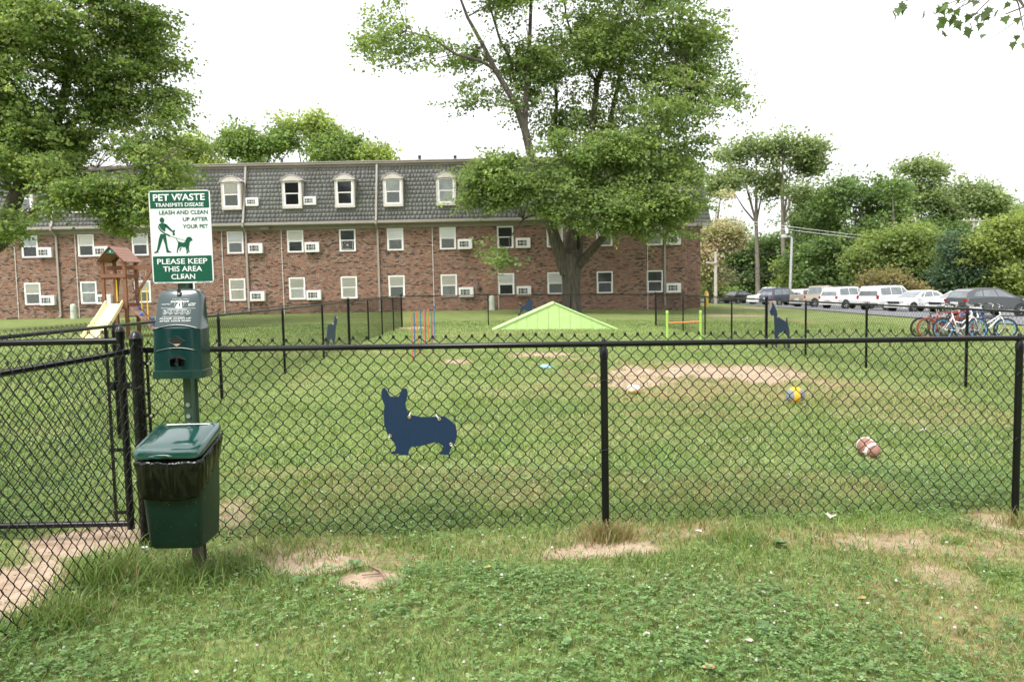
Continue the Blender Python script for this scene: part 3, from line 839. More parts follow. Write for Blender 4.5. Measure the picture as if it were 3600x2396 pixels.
def wobble(mb, amp, f=1.):
    for i, (x, y, z) in enumerate(mb.v):
        k = float(fbm(x * 2.2 * f + 11, y * 2.2 * f + z * .35 * f, 3)) - .5
        mb.v[i] = (x + k * amp, y + k * amp * .7, z)

def twigs(parent, roots, limbs, mat, every=6, r=.02, n=4):
    nodes = np.array([p for L in limbs for p in L[1:]])
    m = MB()
    for p in roots[::every]:
        dist = np.linalg.norm(nodes - p, axis=1) + np.maximum(0, nodes[:, 2] - p[2]) * 1.5
        q = nodes[int(np.argmin(dist))]; d = np.linalg.norm(p - q)
        if d < .3 or d > 3.2: continue
        mid = (p + q) / 2 + rng.normal(0, .07 * d, 3) + [0, 0, .06 * d]
        m.tube([q, mid, p], [r * (.6 + d * .35), r * .8, r * .35], n, cap=False)
    if m.v: m.build('twigs', mat, parent, smooth='all', recalc=False)['kind'] = 'stuff'

# --- the big maple in front of the building
TB = Vector((at(2010, 1096, 44).x, 44.0, 0)); TB.z = float(gz(TB.x, 44))
def tl(px, py, dy=0.): return np.array(at(px, py, 44 + dy)) - np.array(TB)
maple = thing('maple_tree', 'large multi-trunked maple tree standing in front of the brick building', 'tree', TB)
tr = MB(); n = 22; rings = []
for z, r, cx in ((-.3, .66, 0), (.1, .56, 0), (.5, .50, 0), (1.2, .48, -.02), (1.9, .52, -.03), (2.5, .58, -.03), (2.95, .64, -.02), (3.3, .60, 0), (3.55, .40, .02)):
    rings.append([(cx + r * (1 + .16 * math.sin(3 * a + z * .4) + .07 * math.sin(7 * a + 2 + z) + .04 * math.sin(11 * a - z * 2)) * math.cos(a), r * .85 * (1 + .12 * math.sin(4 * a + 1)) * math.sin(a), z) for a in np.linspace(0, 2*PI, n, endpoint=False)])
tr.loft(rings); tr.build('trunk', M_bark, maple, smooth='all', recalc=False)
LIMB = [  # pixel nodes (x, y, depth offset) and radii
    ([(1992, 960, 0), (1958, 860, -.2), (1951, 842, -.2), (1923, 736, -.5), (1881, 617, -.9), (1846, 456, -1.2), (1811, 365, -1.3), (1741, 245, -1.6), (1699, 161, -1.8), (1643, 60, -2), (1590, -80, -2.2)], [.5, .46, .42, .34, .29, .26, .22, .18, .15, .11, .05]),
    ([(1846, 456, -1.2), (1846, 393, -1), (1853, 260, -.6), (1860, 175, -.4), (1867, 0, 0), (1875, -200, .5), (1880, -380, .8)], [.2, .2, .17, .15, .12, .09, .04]),
    ([(1741, 245, -1.6), (1690, 215, -2), (1600, 190, -2.4), (1510, 130, -2.6), (1430, 110, -2.7)], [.12, .10, .08, .06, .03]),
    ([(1853, 260, -.6), (1811, 231, -.3), (1760, 150, .3), (1720, 20, 1.), (1690, -120, 1.5)], [.13, .11, .09, .07, .03]),
    ([(2012, 930, .1), (2007, 807, .1), (2028, 687, .3), (2078, 491, .7), (2099, 295, 1.), (2155, 119, 1.2), (2190, 0, 1.4), (2230, -200, 1.6), (2240, -360, 1.7)], [.42, .33, .29, .24, .2, .16, .13, .09, .04]),
    ([(2030, 930, .3), (2042, 793, .7), (2085, 673, 1.2), (2141, 449, 1.8), (2169, 316, 2.1), (2190, 196, 2.3), (2250, 60, 2.6), (2310, -120, 3)], [.36, .28, .24, .2, .16, .13, .1, .05]),
    ([(2035, 930, -.1), (2057, 905, -.2), (2120, 835, -.7), (2155, 779, -1.), (2200, 680, -1.3), (2267, 520, -1.6), (2330, 400, -1.8), (2420, 300, -2)], [.36, .30, .25, .21, .17, .13, .09, .04]),
    ([(2000, 880, .6), (1995, 700, 1.), (1951, 456, 1.6), (1958, 365, 1.9), (1940, 200, 2.2)], [.3, .22, .16, .12, .06]),
    ([(2085, 673, 1.2), (2220, 560, 2.4), (2340, 450, 3.2), (2450, 380, 3.8)], [.14, .11, .08, .03]),
    ([(1923, 736, -.5), (1870, 680, -1.6), (1790, 660, -2.4), (1720, 650, -2.8)], [.1, .08, .06, .03]),
    ([(2099, 295, 1.), (2030, 180, .3), (1990, 60, -.3), (1975, -90, -.6)], [.12, .1, .07, .03]),
    ([(2200, 680, -1.3), (2290, 640, -2.2), (2390, 640, -2.6)], [.1, .07, .03]),
    ([(2030, 820, -.3), (2060, 760, -1.6), (2120, 700, -2.6), (2150, 690, -3)], [.1, .08, .05, .03]),
]
limbs = []; lm = MB()
for pts, rs in LIMB:
    L = [tl(*p) for p in pts]; limbs.append(L); lm.tube(L, [r * .82 for r in rs], 10, cap=False)
wobble(lm, .08)
lm.build('limbs', M_bark, maple, smooth='all', recalc=False)
sp = 44 / 2700
def blob(cx, cy, rx, ry, dy=0, ryd=None, w=1.): 
    c = tl(cx, cy, dy); return (float(c[0]), float(c[1]), float(c[2]), rx * sp, (ryd if ryd else (rx + ry) / 2 * sp), ry * sp, w)
PALM = [(.165, .23, .07), (.195, .26, .085), (.135, .20, .068), (.23, .29, .105), (.175, .245, .09)]
B = [blob(1480, 110, 200, 150, -2), blob(1700, 40, 200, 200, -1), blob(1950, 60, 240, 260, 0), blob(2230, 120, 260, 260, 1), blob(2430, 250, 130, 170, 0), blob(2330, 400, 210, 190, -1),
     blob(2330, 590, 170, 150, -1.5), blob(2110, 480, 200, 230, 1.5), blob(1790, 640, 125, 105, -2.5, None, 3.4), blob(2090, 690, 200, 135, -2.6, 2.4, 2.8), blob(2230, 780, 120, 80, -1.8, 1.6, .8), blob(1700, 330, 130, 70, -1.2, None, .7),
     blob(2500, 330, 90, 130, .5, None, .8), blob(1580, 465, 80, 28, -1.6, .6, .5), blob(1900, 350, 110, 120, 0, None, .7), blob(1780, 830, 65, 55, -2.8, .9, .5), blob(1790, 905, 55, 45, -2.8, .7, .35), blob(2370, 760, 70, 70, -2, 1, .7), blob(2420, 650, 80, 80, -1, 1.2, .7),
     blob(1320, 150, 70, 70, -2.4, None, .5), blob(1950, -260, 420, 240, 0), blob(1600, -150, 220, 170, -1.5), blob(2280, -170, 250, 200, 1), blob(1880, 740, 100, 60, -2.6, .9, 2.), blob(1710, 610, 70, 70, -2.6, .9, 2.), blob(2320, 700, 120, 90, -2, 1.3, 2.6), blob(2180, 620, 130, 100, -2.4, 1.4, 2.2), blob(2230, 800, 90, 60, -2.2, 1., 1.6), blob(2400, 800, 60, 60, -2, .8, 1.6), blob(2010, 590, 110, 90, -1.8, 1.6, .7), blob(2540, 480, 50, 70, 0, .8, .5)]
# the dangling spray by the lower left of the trunk hangs from a thin drooping branch
L = [tl(1923, 736, -.5), tl(1840, 770, -2.2), tl(1790, 840, -2.7), tl(1795, 910, -2.8), tl(1815, 960, -2.8)]; limbs.append(L)
MB().tube(L, [.07, .05, .035, .02, .008], 6).build('drooping_branch', M_bark, maple, smooth='all', recalc=False)
BL = [blob(1790, 640, 125, 105, -2.5, 1.6, 1.2), blob(1900, 700, 120, 90, -2.8, 1.6), blob(1720, 600, 70, 70, -2.4, 1.2, .8), blob(2060, 640, 150, 130, -3., 1.8), blob(2180, 700, 140, 110, -2.8, 1.8, 1.2), blob(2310, 650, 130, 110, -2.4, 1.8, 1.2), blob(2400, 740, 90, 80, -2., 1.4), blob(2280, 800, 120, 60, -2.4, 1.2, .9), blob(2180, 550, 150, 100, -2.6, 1.8), blob(2060, 760, 90, 50, -3.2, 1., .8), blob(2450, 560, 80, 90, -1.2, 1.4), blob(1690, 700, 50, 50, -2.6, .9, .6), blob(1960, 560, 110, 90, -2.4, 1.6)]
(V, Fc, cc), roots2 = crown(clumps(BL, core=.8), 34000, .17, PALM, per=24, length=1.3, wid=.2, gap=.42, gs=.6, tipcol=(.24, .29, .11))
cr = link('lower_crown', npmesh('lower_crown', V, Fc, M_leaf, cc), maple); cr['kind'] = 'stuff'
twigs(maple, roots2, limbs, M_bark, every=9, r=.02)
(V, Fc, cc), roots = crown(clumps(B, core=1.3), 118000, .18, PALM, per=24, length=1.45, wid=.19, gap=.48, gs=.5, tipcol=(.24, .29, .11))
cr = link('crown', npmesh('crown', V, Fc, M_leaf, cc), maple); cr['kind'] = 'stuff'
twigs(maple, roots, limbs, M_bark, every=7, r=.022)
print('maple leaves', len(Fc) // 2)

# --- tree at the left
LB = Vector((at(-130, 1110, 33).x, 33.0, 0))
def tl2(px, py, dy=0.): return np.array(at(px, py, 33 + dy)) - np.array(LB)
ltree = thing('maple_tree', 'broad green tree overhanging the left end of the building and playset', 'tree', LB)
m = MB()
LL = [([(-130, 1180, 0), (-120, 1000, 0), (-60, 900, 0), (0, 850, 0), (60, 680, .2), (120, 580, .4), (190, 460, .5), (235, 300, .6), (250, 150, .6), (260, -40, .6), (265, -250, .6)], [.5, .42, .38, .35, .31, .27, .23, .18, .14, .1, .05]),
      ([(60, 680, .2), (200, 640, -1.), (330, 600, -2), (450, 590, -2.6), (560, 570, -3)], [.16, .13, .1, .07, .03]),
      ([(20, 780, 0), (120, 740, -.6), (260, 700, -1.2), (420, 690, -1.6)], [.09, .07, .05, .02]),
      ([(190, 460, .5), (330, 400, 1.3), (450, 300, 2), (560, 250, 2.4)], [.14, .1, .07, .03]),
      ([(120, 580, .4), (30, 430, 1.2), (-100, 260, 2), (-200, 60, 2.5)], [.18, .14, .1, .04]),
      ([(235, 300, .6), (130, 160, -1), (60, 20, -1.6)], [.12, .08, .03]), ([(250, 150, .6), (390, 60, 0), (480, -60, -.5)], [.1, .07, .03])]
limbs = []
for pts, rs in LL:
    L = [tl2(*p) for p in pts]; limbs.append(L); m.tube(L, rs, 9, cap=False)
wobble(m, .08); m.build('trunk', M_bark, ltree, smooth='all', recalc=False)
sp = 33 / 2700; tl = tl2
B = [blob(180, 60, 330, 220, 0, 4.2), blob(440, 90, 150, 120, .5), blob(560, 200, 110, 60, 1, 1., .7), blob(420, 330, 190, 170, .5), blob(150, 330, 240, 200, -.5, 3), blob(560, 500, 130, 130, -.5, None, 1.3), blob(330, 560, 220, 150, -1.5, None, 1.4), blob(90, 560, 200, 170, 0, 3),
     blob(480, 650, 160, 110, -2.2, None, 1.8), blob(250, 690, 220, 105, -2., None, 1.7), blob(50, 720, 170, 95, -1, None, 1.6), blob(420, 770, 120, 45, -2.4, 1.4, 1.3), blob(610, 570, 70, 70, -1, 1, 1.3), blob(-150, 350, 230, 320, .5), blob(-100, 40, 240, 220, 0), blob(250, -200, 380, 200, 0), blob(290, 800, 140, 40, -2, 1, 1.2), blob(60, 800, 120, 50, -1.6, 1.2, 1.4), blob(-60, 760, 120, 90, -1.4, 1.4, 1.2), blob(590, 420, 60, 70, 0, 1, .6)]
PALL = [(.165, .235, .068), (.135, .205, .06), (.205, .265, .08), (.245, .30, .105), (.115, .18, .06)]
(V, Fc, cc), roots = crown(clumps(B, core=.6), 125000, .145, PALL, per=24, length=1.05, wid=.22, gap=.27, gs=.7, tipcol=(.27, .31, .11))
cr = link('crown', npmesh('crown', V, Fc, M_leaf, cc), ltree); cr['kind'] = 'stuff'
twigs(ltree, roots, limbs, M_bark, every=8, r=.016)

# --- trees behind the building and beyond the car park
def bgtree(name, label, D, base_px, blobs_px, pal, nleaf, lsize, trunk_top=None, trunk_r=.25, group='trees beyond the car park', cat='tree', bark=None, gap=.3, tip=None, gs=.25, lean=0., droop=.2, length=None, forks=True):
    global tl, sp
    X = at(base_px, 1050, D).x; Z = float(gz(X, D))
    loc = Vector((X, D, Z)); t = thing(name, label, cat, loc, 0, group)
    tl = lambda px, py, dy=0.: np.array(at(px, py, D + dy)) - np.array(loc)
    sp = D / 2700
    B0 = [blob(*b) for b in blobs_px]; B = []
    for b in B0:                                # each mass breaks into rounded clumps over a thin core
        k = max(5, int(5 + b[3] * b[5] * .35))
        u = unit(rng.normal(size=(k, 3)))
        for e in u:
            f = rng.uniform(.34, .5); B.append((b[0] + e[0] * b[3] * .68, b[1] + e[1] * b[4] * .68, b[2] + e[2] * b[5] * .68, b[3] * f, b[4] * f, b[5] * f, b[6]))
        B.append(b[:3] + (b[3] * .75, b[4] * .75, b[5] * .75, b[6] * .35))
    top = max(B, key=lambda b: b[2]); tt = np.array(top[:3]) + [0, 0, top[5] * .4]
    m = MB(); mid = np.array([tt[0] * .45 + lean, 0, tt[2] * .5])
    pts = [np.array([0, 0, -.3]), np.array([mid[0] * .35, 0, mid[2] * .5]), mid, (mid + tt) / 2, tt]
    m.tube(pts, [trunk_r * 1.2, trunk_r, trunk_r * .8, trunk_r * .5, trunk_r * .15], 8, cap=False)
    if forks:
        for b in B0:
            q = np.array(b[:3]); k = pts[2] if q[2] > mid[2] else pts[1]
            m.tube([k, (k + q) / 2 + [0, 0, -.1 * abs(q[0] - k[0])], q], [trunk_r * .5, trunk_r * .35, trunk_r * .1], 6, cap=False)
    m.build('trunk', bark or M_bark, t, smooth='all', recalc=False)
    (V, Fc, cc), _ = crown(B, nleaf, lsize, pal, per=20, length=length or lsize * 5.5, wid=.33, gap=gap, gs=gs, droop=droop, tipcol=tip, flat=.5)
    cr = link('crown', npmesh('crown', V, Fc, M_leaf, cc), t); cr['kind'] = 'stuff'
    return t
YG = [(.26, .32, .10), (.31, .36, .125), (.22, .28, .09)]
MG = [(.18, .25, .085), (.21, .28, .095), (.15, .22, .08)]
DG = [(.12, .185, .065), (.15, .215, .075), (.10, .16, .06), (.17, .235, .085)]
PG = [(.21, .265, .125), (.25, .295, .14), (.18, .235, .11)]
TANL = [(.42, .34, .25), (.34, .31, .20), (.24, .28, .14), (.46, .38, .30), (.28, .30, .16)]
gb = 'trees behind the building'
bgtree('far_tree', 'light green treetop above the roof beside the left tree', 82, 700, [(670, 560, 80, 60), (740, 575, 50, 35)], YG, 6000, .34, group=gb)
bgtree('far_tree', 'mid green treetop above the roof, left of the tallest one', 84, 870, [(870, 515, 70, 55), (930, 545, 70, 50), (960, 500, 40, 40)], MG, 8000, .34, group=gb, tip=(.2, .25, .08))
bgtree('far_tree', 'tallest light green treetop rising above the roof', 86, 1080, [(1075, 490, 75, 60), (1040, 460, 45, 35), (1110, 470, 50, 45)], YG, 8000, .34, group=gb, gap=.4)
bgtree('far_tree', 'spreading green treetop above the roof, right of the tallest one', 84, 1210, [(1190, 530, 85, 50), (1250, 545, 60, 35)], MG, 7000, .34, group=gb, tip=(.2, .25, .08))
bgtree('far_tree', 'small low treetop above the roof, last on the right', 84, 1320, [(1310, 548, 55, 28), (1345, 555, 25, 18)], YG, 3000, .34, group=gb)

bgtree('browning_tree', 'tree with tan and brown dying leaves beside the building corner', 88, 2490, [(2505, 770, 55, 90), (2535, 830, 45, 80), (2480, 900, 50, 80), (2520, 710, 40, 50), (2500, 960, 40, 50)], TANL, 11000, .32, gap=.3)
bgtree('tall_tree', 'tall thin tree with bare pale trunk and sparse crown nearest the building', 104, 2665, [(2600, 560, 55, 70), (2660, 540, 60, 60), (2630, 660, 80, 80), (2690, 620, 50, 70), (2570, 660, 45, 60)], PG, 9000, .42, trunk_r=.30, bark=M_bark2, gap=.55, tip=(.2, .24, .1))
bgtree('tall_tree', 'tallest tree beyond the car park with rounded pale crown', 102, 2755, [(2790, 525, 75, 45), (2740, 570, 50, 50), (2810, 600, 60, 80), (2770, 670, 80, 70), (2840, 680, 50, 70)], PG, 12000, .42, trunk_r=.32, bark=M_bark2, gap=.5, tip=(.22, .26, .1))
bgtree('dark_tree', 'dark green understory tree between the tall pale trunks', 112, 2700, [(2640, 870, 110, 110), (2760, 860, 100, 120), (2700, 960, 120, 70), (2850, 820, 70, 110)], DG, 14000, .46)
bgtree('dark_tree', 'low dark green tree behind the utility pole', 108, 2560, [(2570, 940, 70, 80), (2630, 990, 70, 50), (2500, 960, 50, 70)], DG, 8000, .44)
bgtree('maple_tree', 'big dark green dome-shaped tree in the middle of the far row', 95, 2970, [(2960, 760, 130, 130), (3080, 660, 85, 75), (2900, 880, 100, 120), (3050, 830, 130, 150), (2930, 970, 100, 70), (3010, 680, 70, 60)], DG, 24000, .40, gap=.25, tip=(.12, .175, .055))
bgtree('spruce_tree', 'yellowish green cone-shaped tree in front of the dark dome', 84, 3150, [(3140, 740, 55, 60), (3130, 830, 95, 70), (3150, 920, 130, 70), (3090, 980, 90, 55), (3200, 860, 70, 60), (3040, 900, 60, 50), (3230, 980, 70, 50)], [(.19, .25, .08), (.225, .28, .095), (.15, .215, .07)], 19000, .36, gap=.3, tip=(.24, .25, .085), droop=.1)
bgtree('far_tree', 'tall pale green tree rising right of the dark dome', 120, 3230, [(3220, 610, 70, 50), (3260, 680, 80, 60), (3200, 720, 60, 60), (3290, 780, 60, 80)], PG, 12000, .46, gap=.4)
bgtree('far_tree', 'wide grey-green tree behind the crossarm pole', 122, 3410, [(3380, 690, 80, 45), (3450, 710, 80, 50), (3350, 790, 80, 70), (3470, 800, 80, 70)], PG, 13000, .46, gap=.35)
bgtree('far_tree', 'grey-green tree at the right edge behind the pine', 124, 3580, [(3560, 780, 60, 45), (3620, 760, 70, 80)], PG, 6000, .46)
bgtree('pine_tree', 'yellow-green layered pine at the right edge of the car park', 74, 3560, [(3520, 800, 70, 40), (3480, 880, 70, 40), (3570, 860, 70, 40), (3500, 960, 90, 45), (3590, 940, 70, 45), (3540, 1030, 90, 40), (3610, 780, 60, 60), (3440, 940, 40, 35)], [(.22, .27, .08), (.28, .32, .11), (.17, .22, .065)], 16000, .32, gap=.35, droop=-.1)
bgtree('evergreen_tree', 'dark blue-green evergreen in front of the crossarm pole', 76, 3400, [(3390, 880, 55, 55), (3400, 960, 85, 75), (3370, 1030, 70, 40), (3450, 1020, 60, 40)], [(.09, .14, .085), (.11, .16, .095), (.075, .12, .075)], 12000, .30)
bgtree('dark_tree', 'dark green vine-covered tree between the spruce and evergreen', 92, 3290, [(3290, 930, 60, 80), (3270, 850, 50, 60), (3300, 1000, 70, 50)], DG, 8000, .38, tip=(.16, .17, .06))
bgtree('bush', 'rounded bush with reddish brown leaves behind the white cars', 70, 3130, [(3130, 1000, 85, 45), (3080, 1025, 55, 30), (3190, 1025, 60, 30)], [(.22, .18, .085), (.26, .19, .10), (.15, .16, .065)], 7000, .26, cat='bush', group='bushes by the car park', trunk_r=.08)
bgtree('bush', 'bright yellow-green bush behind the street lamp pole', 98, 2800, [(2790, 960, 65, 50), (2770, 1000, 60, 40), (2840, 990, 50, 50)], YG, 8000, .30, cat='bush', group='bushes by the car park', trunk_r=.1)
bgtree('bush', 'low green bush at the foot of the utility pole', 99, 2550, [(2500, 1010, 50, 35), (2560, 1035, 50, 22), (2480, 960, 25, 50)], MG, 5000, .28, cat='bush', group='bushes by the car park', trunk_r=.08)

bgtree('far_tree', 'pale green tree filling the gap left of the dark dome', 118, 2885, [(2880, 760, 60, 80), (2850, 860, 70, 80), (2920, 840, 60, 70)], PG, 9000, .46, gap=.3)
bgtree('far_tree', 'green tree filling the belt behind the yellowish spruce', 118, 3310, [(3310, 850, 70, 80), (3240, 830, 60, 80), (3370, 880, 50, 70)], DG, 9000, .46, gap=.25)
# the wood behind, one mass
tl = lambda px, py, dy=0.: np.array(at(px, py, 135 + dy)); sp = 135 / 2700
B = [blob(x, 940 - 25 * (i % 3), 90, 105 + 20 * (i % 2), 3 * (i % 3), 4) for i, x in enumerate(range(2440, 3800, 75))]
(V, Fc, cc), _ = crown(B, 36000, .6, DG, per=20, length=3, wid=.33, gap=.1, gs=.2, flat=.5)
wood = link('far_woods', npmesh('far_woods', V, Fc, M_leaf, cc)); tag(wood, 'dark wood behind the car park', 'woods', kind='stuff')

# unseen trees added behind the camera to darken reflections in panes and dispenser
B = [(x, -20 - 4 * (i % 2), 4.5 + 1.5 * (i % 3), 4.2, 3.2, 5.2 + (i % 3), 1.) for i, x in enumerate(np.arange(-34, 40, 6.5))]
(V, Fc, cc), _ = crown(B, 16000, .8, DG, per=20, length=2.5, wid=.33, gap=.1, gs=.2, flat=.5)
tag(link('unseen_woods', npmesh('unseen_woods', V, Fc, M_leaf, cc)), 'unseen belt of trees added behind the camera to darken reflections', 'woods', kind='stuff')

# --- near tree to the right: only the tips of a branch reach into view
otree = thing('maple_tree', 'maple branch tips with lobed leaves hanging in at the top right corner', 'tree', (5.6, 2.2, float(gz(5.6, 2.2))))
ob = np.array([5.6, 2.2, float(gz(5.6, 2.2))])
m = MB(); m.tube([(0, 0, -.1), (.03, 0, 1.2), (0, .1, 2.6), (-.1, .3, 4.2), (0, .4, 6)], [.26, .21, .19, .16, .1], 12, cap=False); m.build('trunk', M_bark, otree, smooth='all', recalc=False)
D = 4.9
ends = [(3165, 25, 0), (3330, 70, .1), (3400, 95, -.1), (3440, 15, .1), (3300, 45, .2), (3540, 15, 0), (3370, 30, 0), (3600, 130, .2), (3480, -30, 0), (3560, -60, .1)]
hub = np.array(at(3560, -40, D)) - ob
m = MB(); m.tube([(-.1, .3, 4.0), (-.8, 1.4, 3.9), hub + [.4, -.3, .2], hub], [.09, .06, .03, .012], 8, cap=False)
m.tube([hub, np.array(at(3600, 25, D)) - ob, np.array(at(3535, 50, D)) - ob], [.012, .008, .004], 6)
m.tube([hub + [.25, -.1, .1], np.array(at(3600, 55, D)) - ob, np.array(at(3525, 108, D)) - ob, np.array(at(3440, 165, D)) - ob], [.006, .003, .002, .001], 5)
M_leaf1 = leafmat('lobed_leaf', .45, .45); LV = []; LF = []; LC = []; o = 0
lobe = [(0, 0), (.16, .06), (.42, -.06), (.34, .16), (.55, .36), (.30, .40), (.26, .56), (.16, .58), (.12, .74), (0, 1.0)]
lobe = lobe + [(-a, b) for a, b in reversed(lobe[1:-1])]
for px_, py_, dy in ends:
    e = np.array(at(px_, py_, D + dy)) - ob
    m.tube([hub, (hub + e) / 2 + [0, 0, .05], e + [0, 0, .03]], [.006, .004, .002], 5)
    for k in range(rng.integers(5, 9)):
        c = e + rng.normal(0, .04, 3); d = unit(rng.normal(0, .5, 3) + [-.3, 0, -.9]); s = unit(np.cross(d, rng.normal(0, 1, 3))); z = rng.uniform(.042, .07)
        LV.append(np.array([c + z * (s * a + d * b) for a, b in lobe])); LF.append(tuple(range(o, o + len(lobe)))); LC.append(np.tile(np.array((.10, .15, .05)) * rng.uniform(.7, 1.4), (len(lobe), 1))); o += len(lobe)
m.build('branch', M_bark, otree, smooth='all', recalc=False)
me = bpy.data.meshes.new('leaves'); me.from_pydata([tuple(p) for p in np.concatenate(LV)], [], LF); a = me.attributes.new('col', 'FLOAT_COLOR', 'POINT')
cc = np.ones((o, 4), np.float32); cc[:, :3] = np.concatenate(LC); a.data.foreach_set('color', cc.ravel()); me.materials.append(M_leaf1); link('leaves', me, otree)
# crown above, out of view
tl = lambda px, py, dy=0.: np.zeros(3)
(V, Fc, cc), _ = crown([(0, .2, 7.2, 2.2, 2.2, 1.6, 1), (.8, -.8, 6.6, 1.8, 1.8, 1.2, 1)], 5000, .13, PALM, per=20, length=.6)
cr = link('crown', npmesh('crown', V, Fc, M_leaf, cc), otree); cr['kind'] = 'stuff'

# ------------------------------------------------------------------ poles and wires
M_wood = pm('weathered_pole', (.42, .38, .33), .9, .2, 3., stretch=(3, 3, .4))
M_steel = pm('galvanised_steel', (.50, .50, .50), .5, .1, 4., metal=.3)
M_wire = pm('cable', (.03, .03, .03), .6)
def pole(label, px0, py0, px1, py1, D, r, name='utility_pole'):
    a = at(px0, py0, D); t = thing(name, label, 'pole', (a.x, D, float(gz(a.x, D))))
    b = at(px1, py1, D) - t.location
    MB().tube([(a.x - t.location.x, 0, -.3), b], [r, r * .75], 10).build('shaft', M_wood if name == 'utility_pole' else M_steel, t, smooth=True)
    return t, b
t, b = pole('wooden utility pole beside the building corner', 2516, 1015, 2516, 884, 82, .19)
MB().box(-1.1, .1, -.25, -.1, 4.3, 4.45).build('bracket', M_wood, t)
t, b = pole('grey street lamp pole behind the white pickup truck', 2776, 1035, 2784, 835, 88, .17, 'street_lamp')
MB().tube([b, b + Vector((-.3, 0, .15)), b + Vector((-.75, 0, .1))], .06, 8).build('arm', M_steel, t)
MB().bbox(b.x - 1.25, b.x - .65, -.2, .2, b.z + .02, b.z + .35, .06).build('lamp_head', M_steel, t)
t, b = pole('utility pole with wooden crossarm among the trees at right', 3412, 940, 3424, 768, 108, .2)
MB().beam(b + Vector((-1.7, -.2, -.25)), b + Vector((2.0, -.2, -.35)), .14, .14).build('crossarm', M_wood, t)
for k in (-1.5, -.6, .7, 1.7): MB().lathe([(.05, 0), (.07, .12), (.03, .2)], (b.x + k, -.2, b.z - .2), 8).build('insulator', M_white, t)
gw = 'power lines across the far trees'
for i, (x0, y0, x1, y1, lab) in enumerate(((2560, 766, 3400, 862, 'uppermost power line across the far trees'), (2560, 777, 3400, 872, 'second power line from the top across the far trees'), (2786, 838, 3230, 905, 'cable sagging right from the street lamp pole'), (2520, 872, 2780, 890, 'cable between the utility pole and the street lamp'),
                                         (2524, 938, 2760, 936, 'highest of the four low black cables by the building corner'), (2524, 957, 2740, 952, 'second of the four low black cables by the building corner'), (2524, 970, 2740, 962, 'third of the four low black cables by the building corner'), (2524, 985, 2720, 976, 'lowest of the four low black cables by the building corner'))):
    D = 82 if i > 2 else 84
    a, b = at(x0, y0, D), at(x1, y1, D + (4 if i else 8)); sag = .25
    o = MB().tube([a + (b - a) * k + Vector((0, 0, -4 * sag * k * (1 - k))) for k in np.linspace(0, 1, 11)], .028, 5).build('power_line', M_cond if i < 2 else M_wire)
    tag(o, lab, 'cable', gw)

# ------------------------------------------------------------------ chain-link fences
M_black = pm('black_vinyl_coat', (.006, .006, .007), .22, .3, 9., spec=.35)
M_wirek = pm('black_wire', (.006, .006, .007), .4, .2, 30., spec=.3)
M_rivet = pm('zinc_bolt', (.62, .62, .60), .35, .1, 30., metal=.7)

def chain(parent, p0, p1, r=.0021, sides=4, w=.0815, hh=.095, zt=1.262, zb=.015, weave=True, side=1, zoff=None, hooks=True):
    """woven wire mesh between two ground points, following the ground"""
    p0, p1 = np.array(p0, float), np.array(p1, float); L = np.linalg.norm(p1 - p0); d = (p1 - p0) / L; N = np.array([d[1], -d[0]]) * side
    nw = int(L / (w / 2)); J = int(round((zt - zb) / (hh / 2)))
    k = np.arange(nw)[:, None]; j = np.arange(J + 1)[None]
    odd = (j + k) % 2
    s = (k + odd) * w / 2 + np.where(odd == 1, 1, -1) * r * .8
    s = s + (fbm(k * .13 + j * .05, j * .17 + k * .02, 2) - .5) * .02
    z = zb + j * hh / 2 + 0 * k
    z = z + (fbm(k * .09 + 7, j * .11, 2) - .5) * .02
    o = np.where(odd == 1, 1, -1) * r * 1.1 + 0 * s
    if weave:
        e = .0042
        sl = np.repeat(s, 2, 1); zl = np.repeat(z, 2, 1); ol = np.repeat(o, 2, 1)
        zl[:, 0::2] -= e; zl[:, 1::2] += e; ol[:, 0::2] = np.abs(o) * 1.0; ol[:, 1::2] = -np.abs(o)
        s, z, o = sl, zl, ol
    if hooks:
        top = np.where(odd[:, -1] == 1, -1, 1)
        s = np.concatenate([s, s[:, -1:] + (top * .006)[:, None], s[:, -1:] + (top * .010)[:, None]], 1)
        z = np.concatenate([z, z[:, -1:] + .004, z[:, -1:] - .013], 1)
        o = np.concatenate([o, o[:, -1:] + .008, o[:, -1:] + .010], 1)
    x = p0[0] + d[0] * s + N[0] * o; y = p0[1] + d[1] * s + N[1] * o
    P = np.stack([x, y, z + (gz(x, y) if zoff is None else zoff)], -1)
    V, q = tubes_np(P, r, sides, np.array([N[0], N[1], 0.]))
    o = link('chain_link_mesh', npmesh('chain_link_mesh', V - np.array(parent.location), q, M_wirek, smooth=True), parent); o['kind'] = 'stuff'
    return o

def post(parent, x, y, r=.023, h=1.165, dome=False, name='post'):
    z = float(gz(x, y)); lx, ly, lz = x - parent.location.x, y - parent.location.y, z - parent.location.z
    n = 16 if y < 8 else 10
    m = MB().tube([(lx, ly, lz - .1), (lx, ly, lz + h)], r, n)
    p = m.build(name, M_black, parent, smooth=True)
    c = MB()
    if dome: c.lathe([(r + .004, lz + h - .045), (r + .004, lz + h), (r + .006, lz + h + .003), (r * .95, lz + h + .02), (r * .7, lz + h + .038), (r * .3, lz + h + .047), (.002, lz + h + .049)], (lx, ly, 0), n)
    else: c.lathe([(r + .003, lz + h - .05), (r + .003, lz + h - .004), (r * .8, lz + h + .012), (.017, lz + h + .02), (.014, lz + h + .06), (.004, lz + h + .075)], (lx, ly, 0), n)
    c.build('cap', M_black, p, smooth=True)
    return p

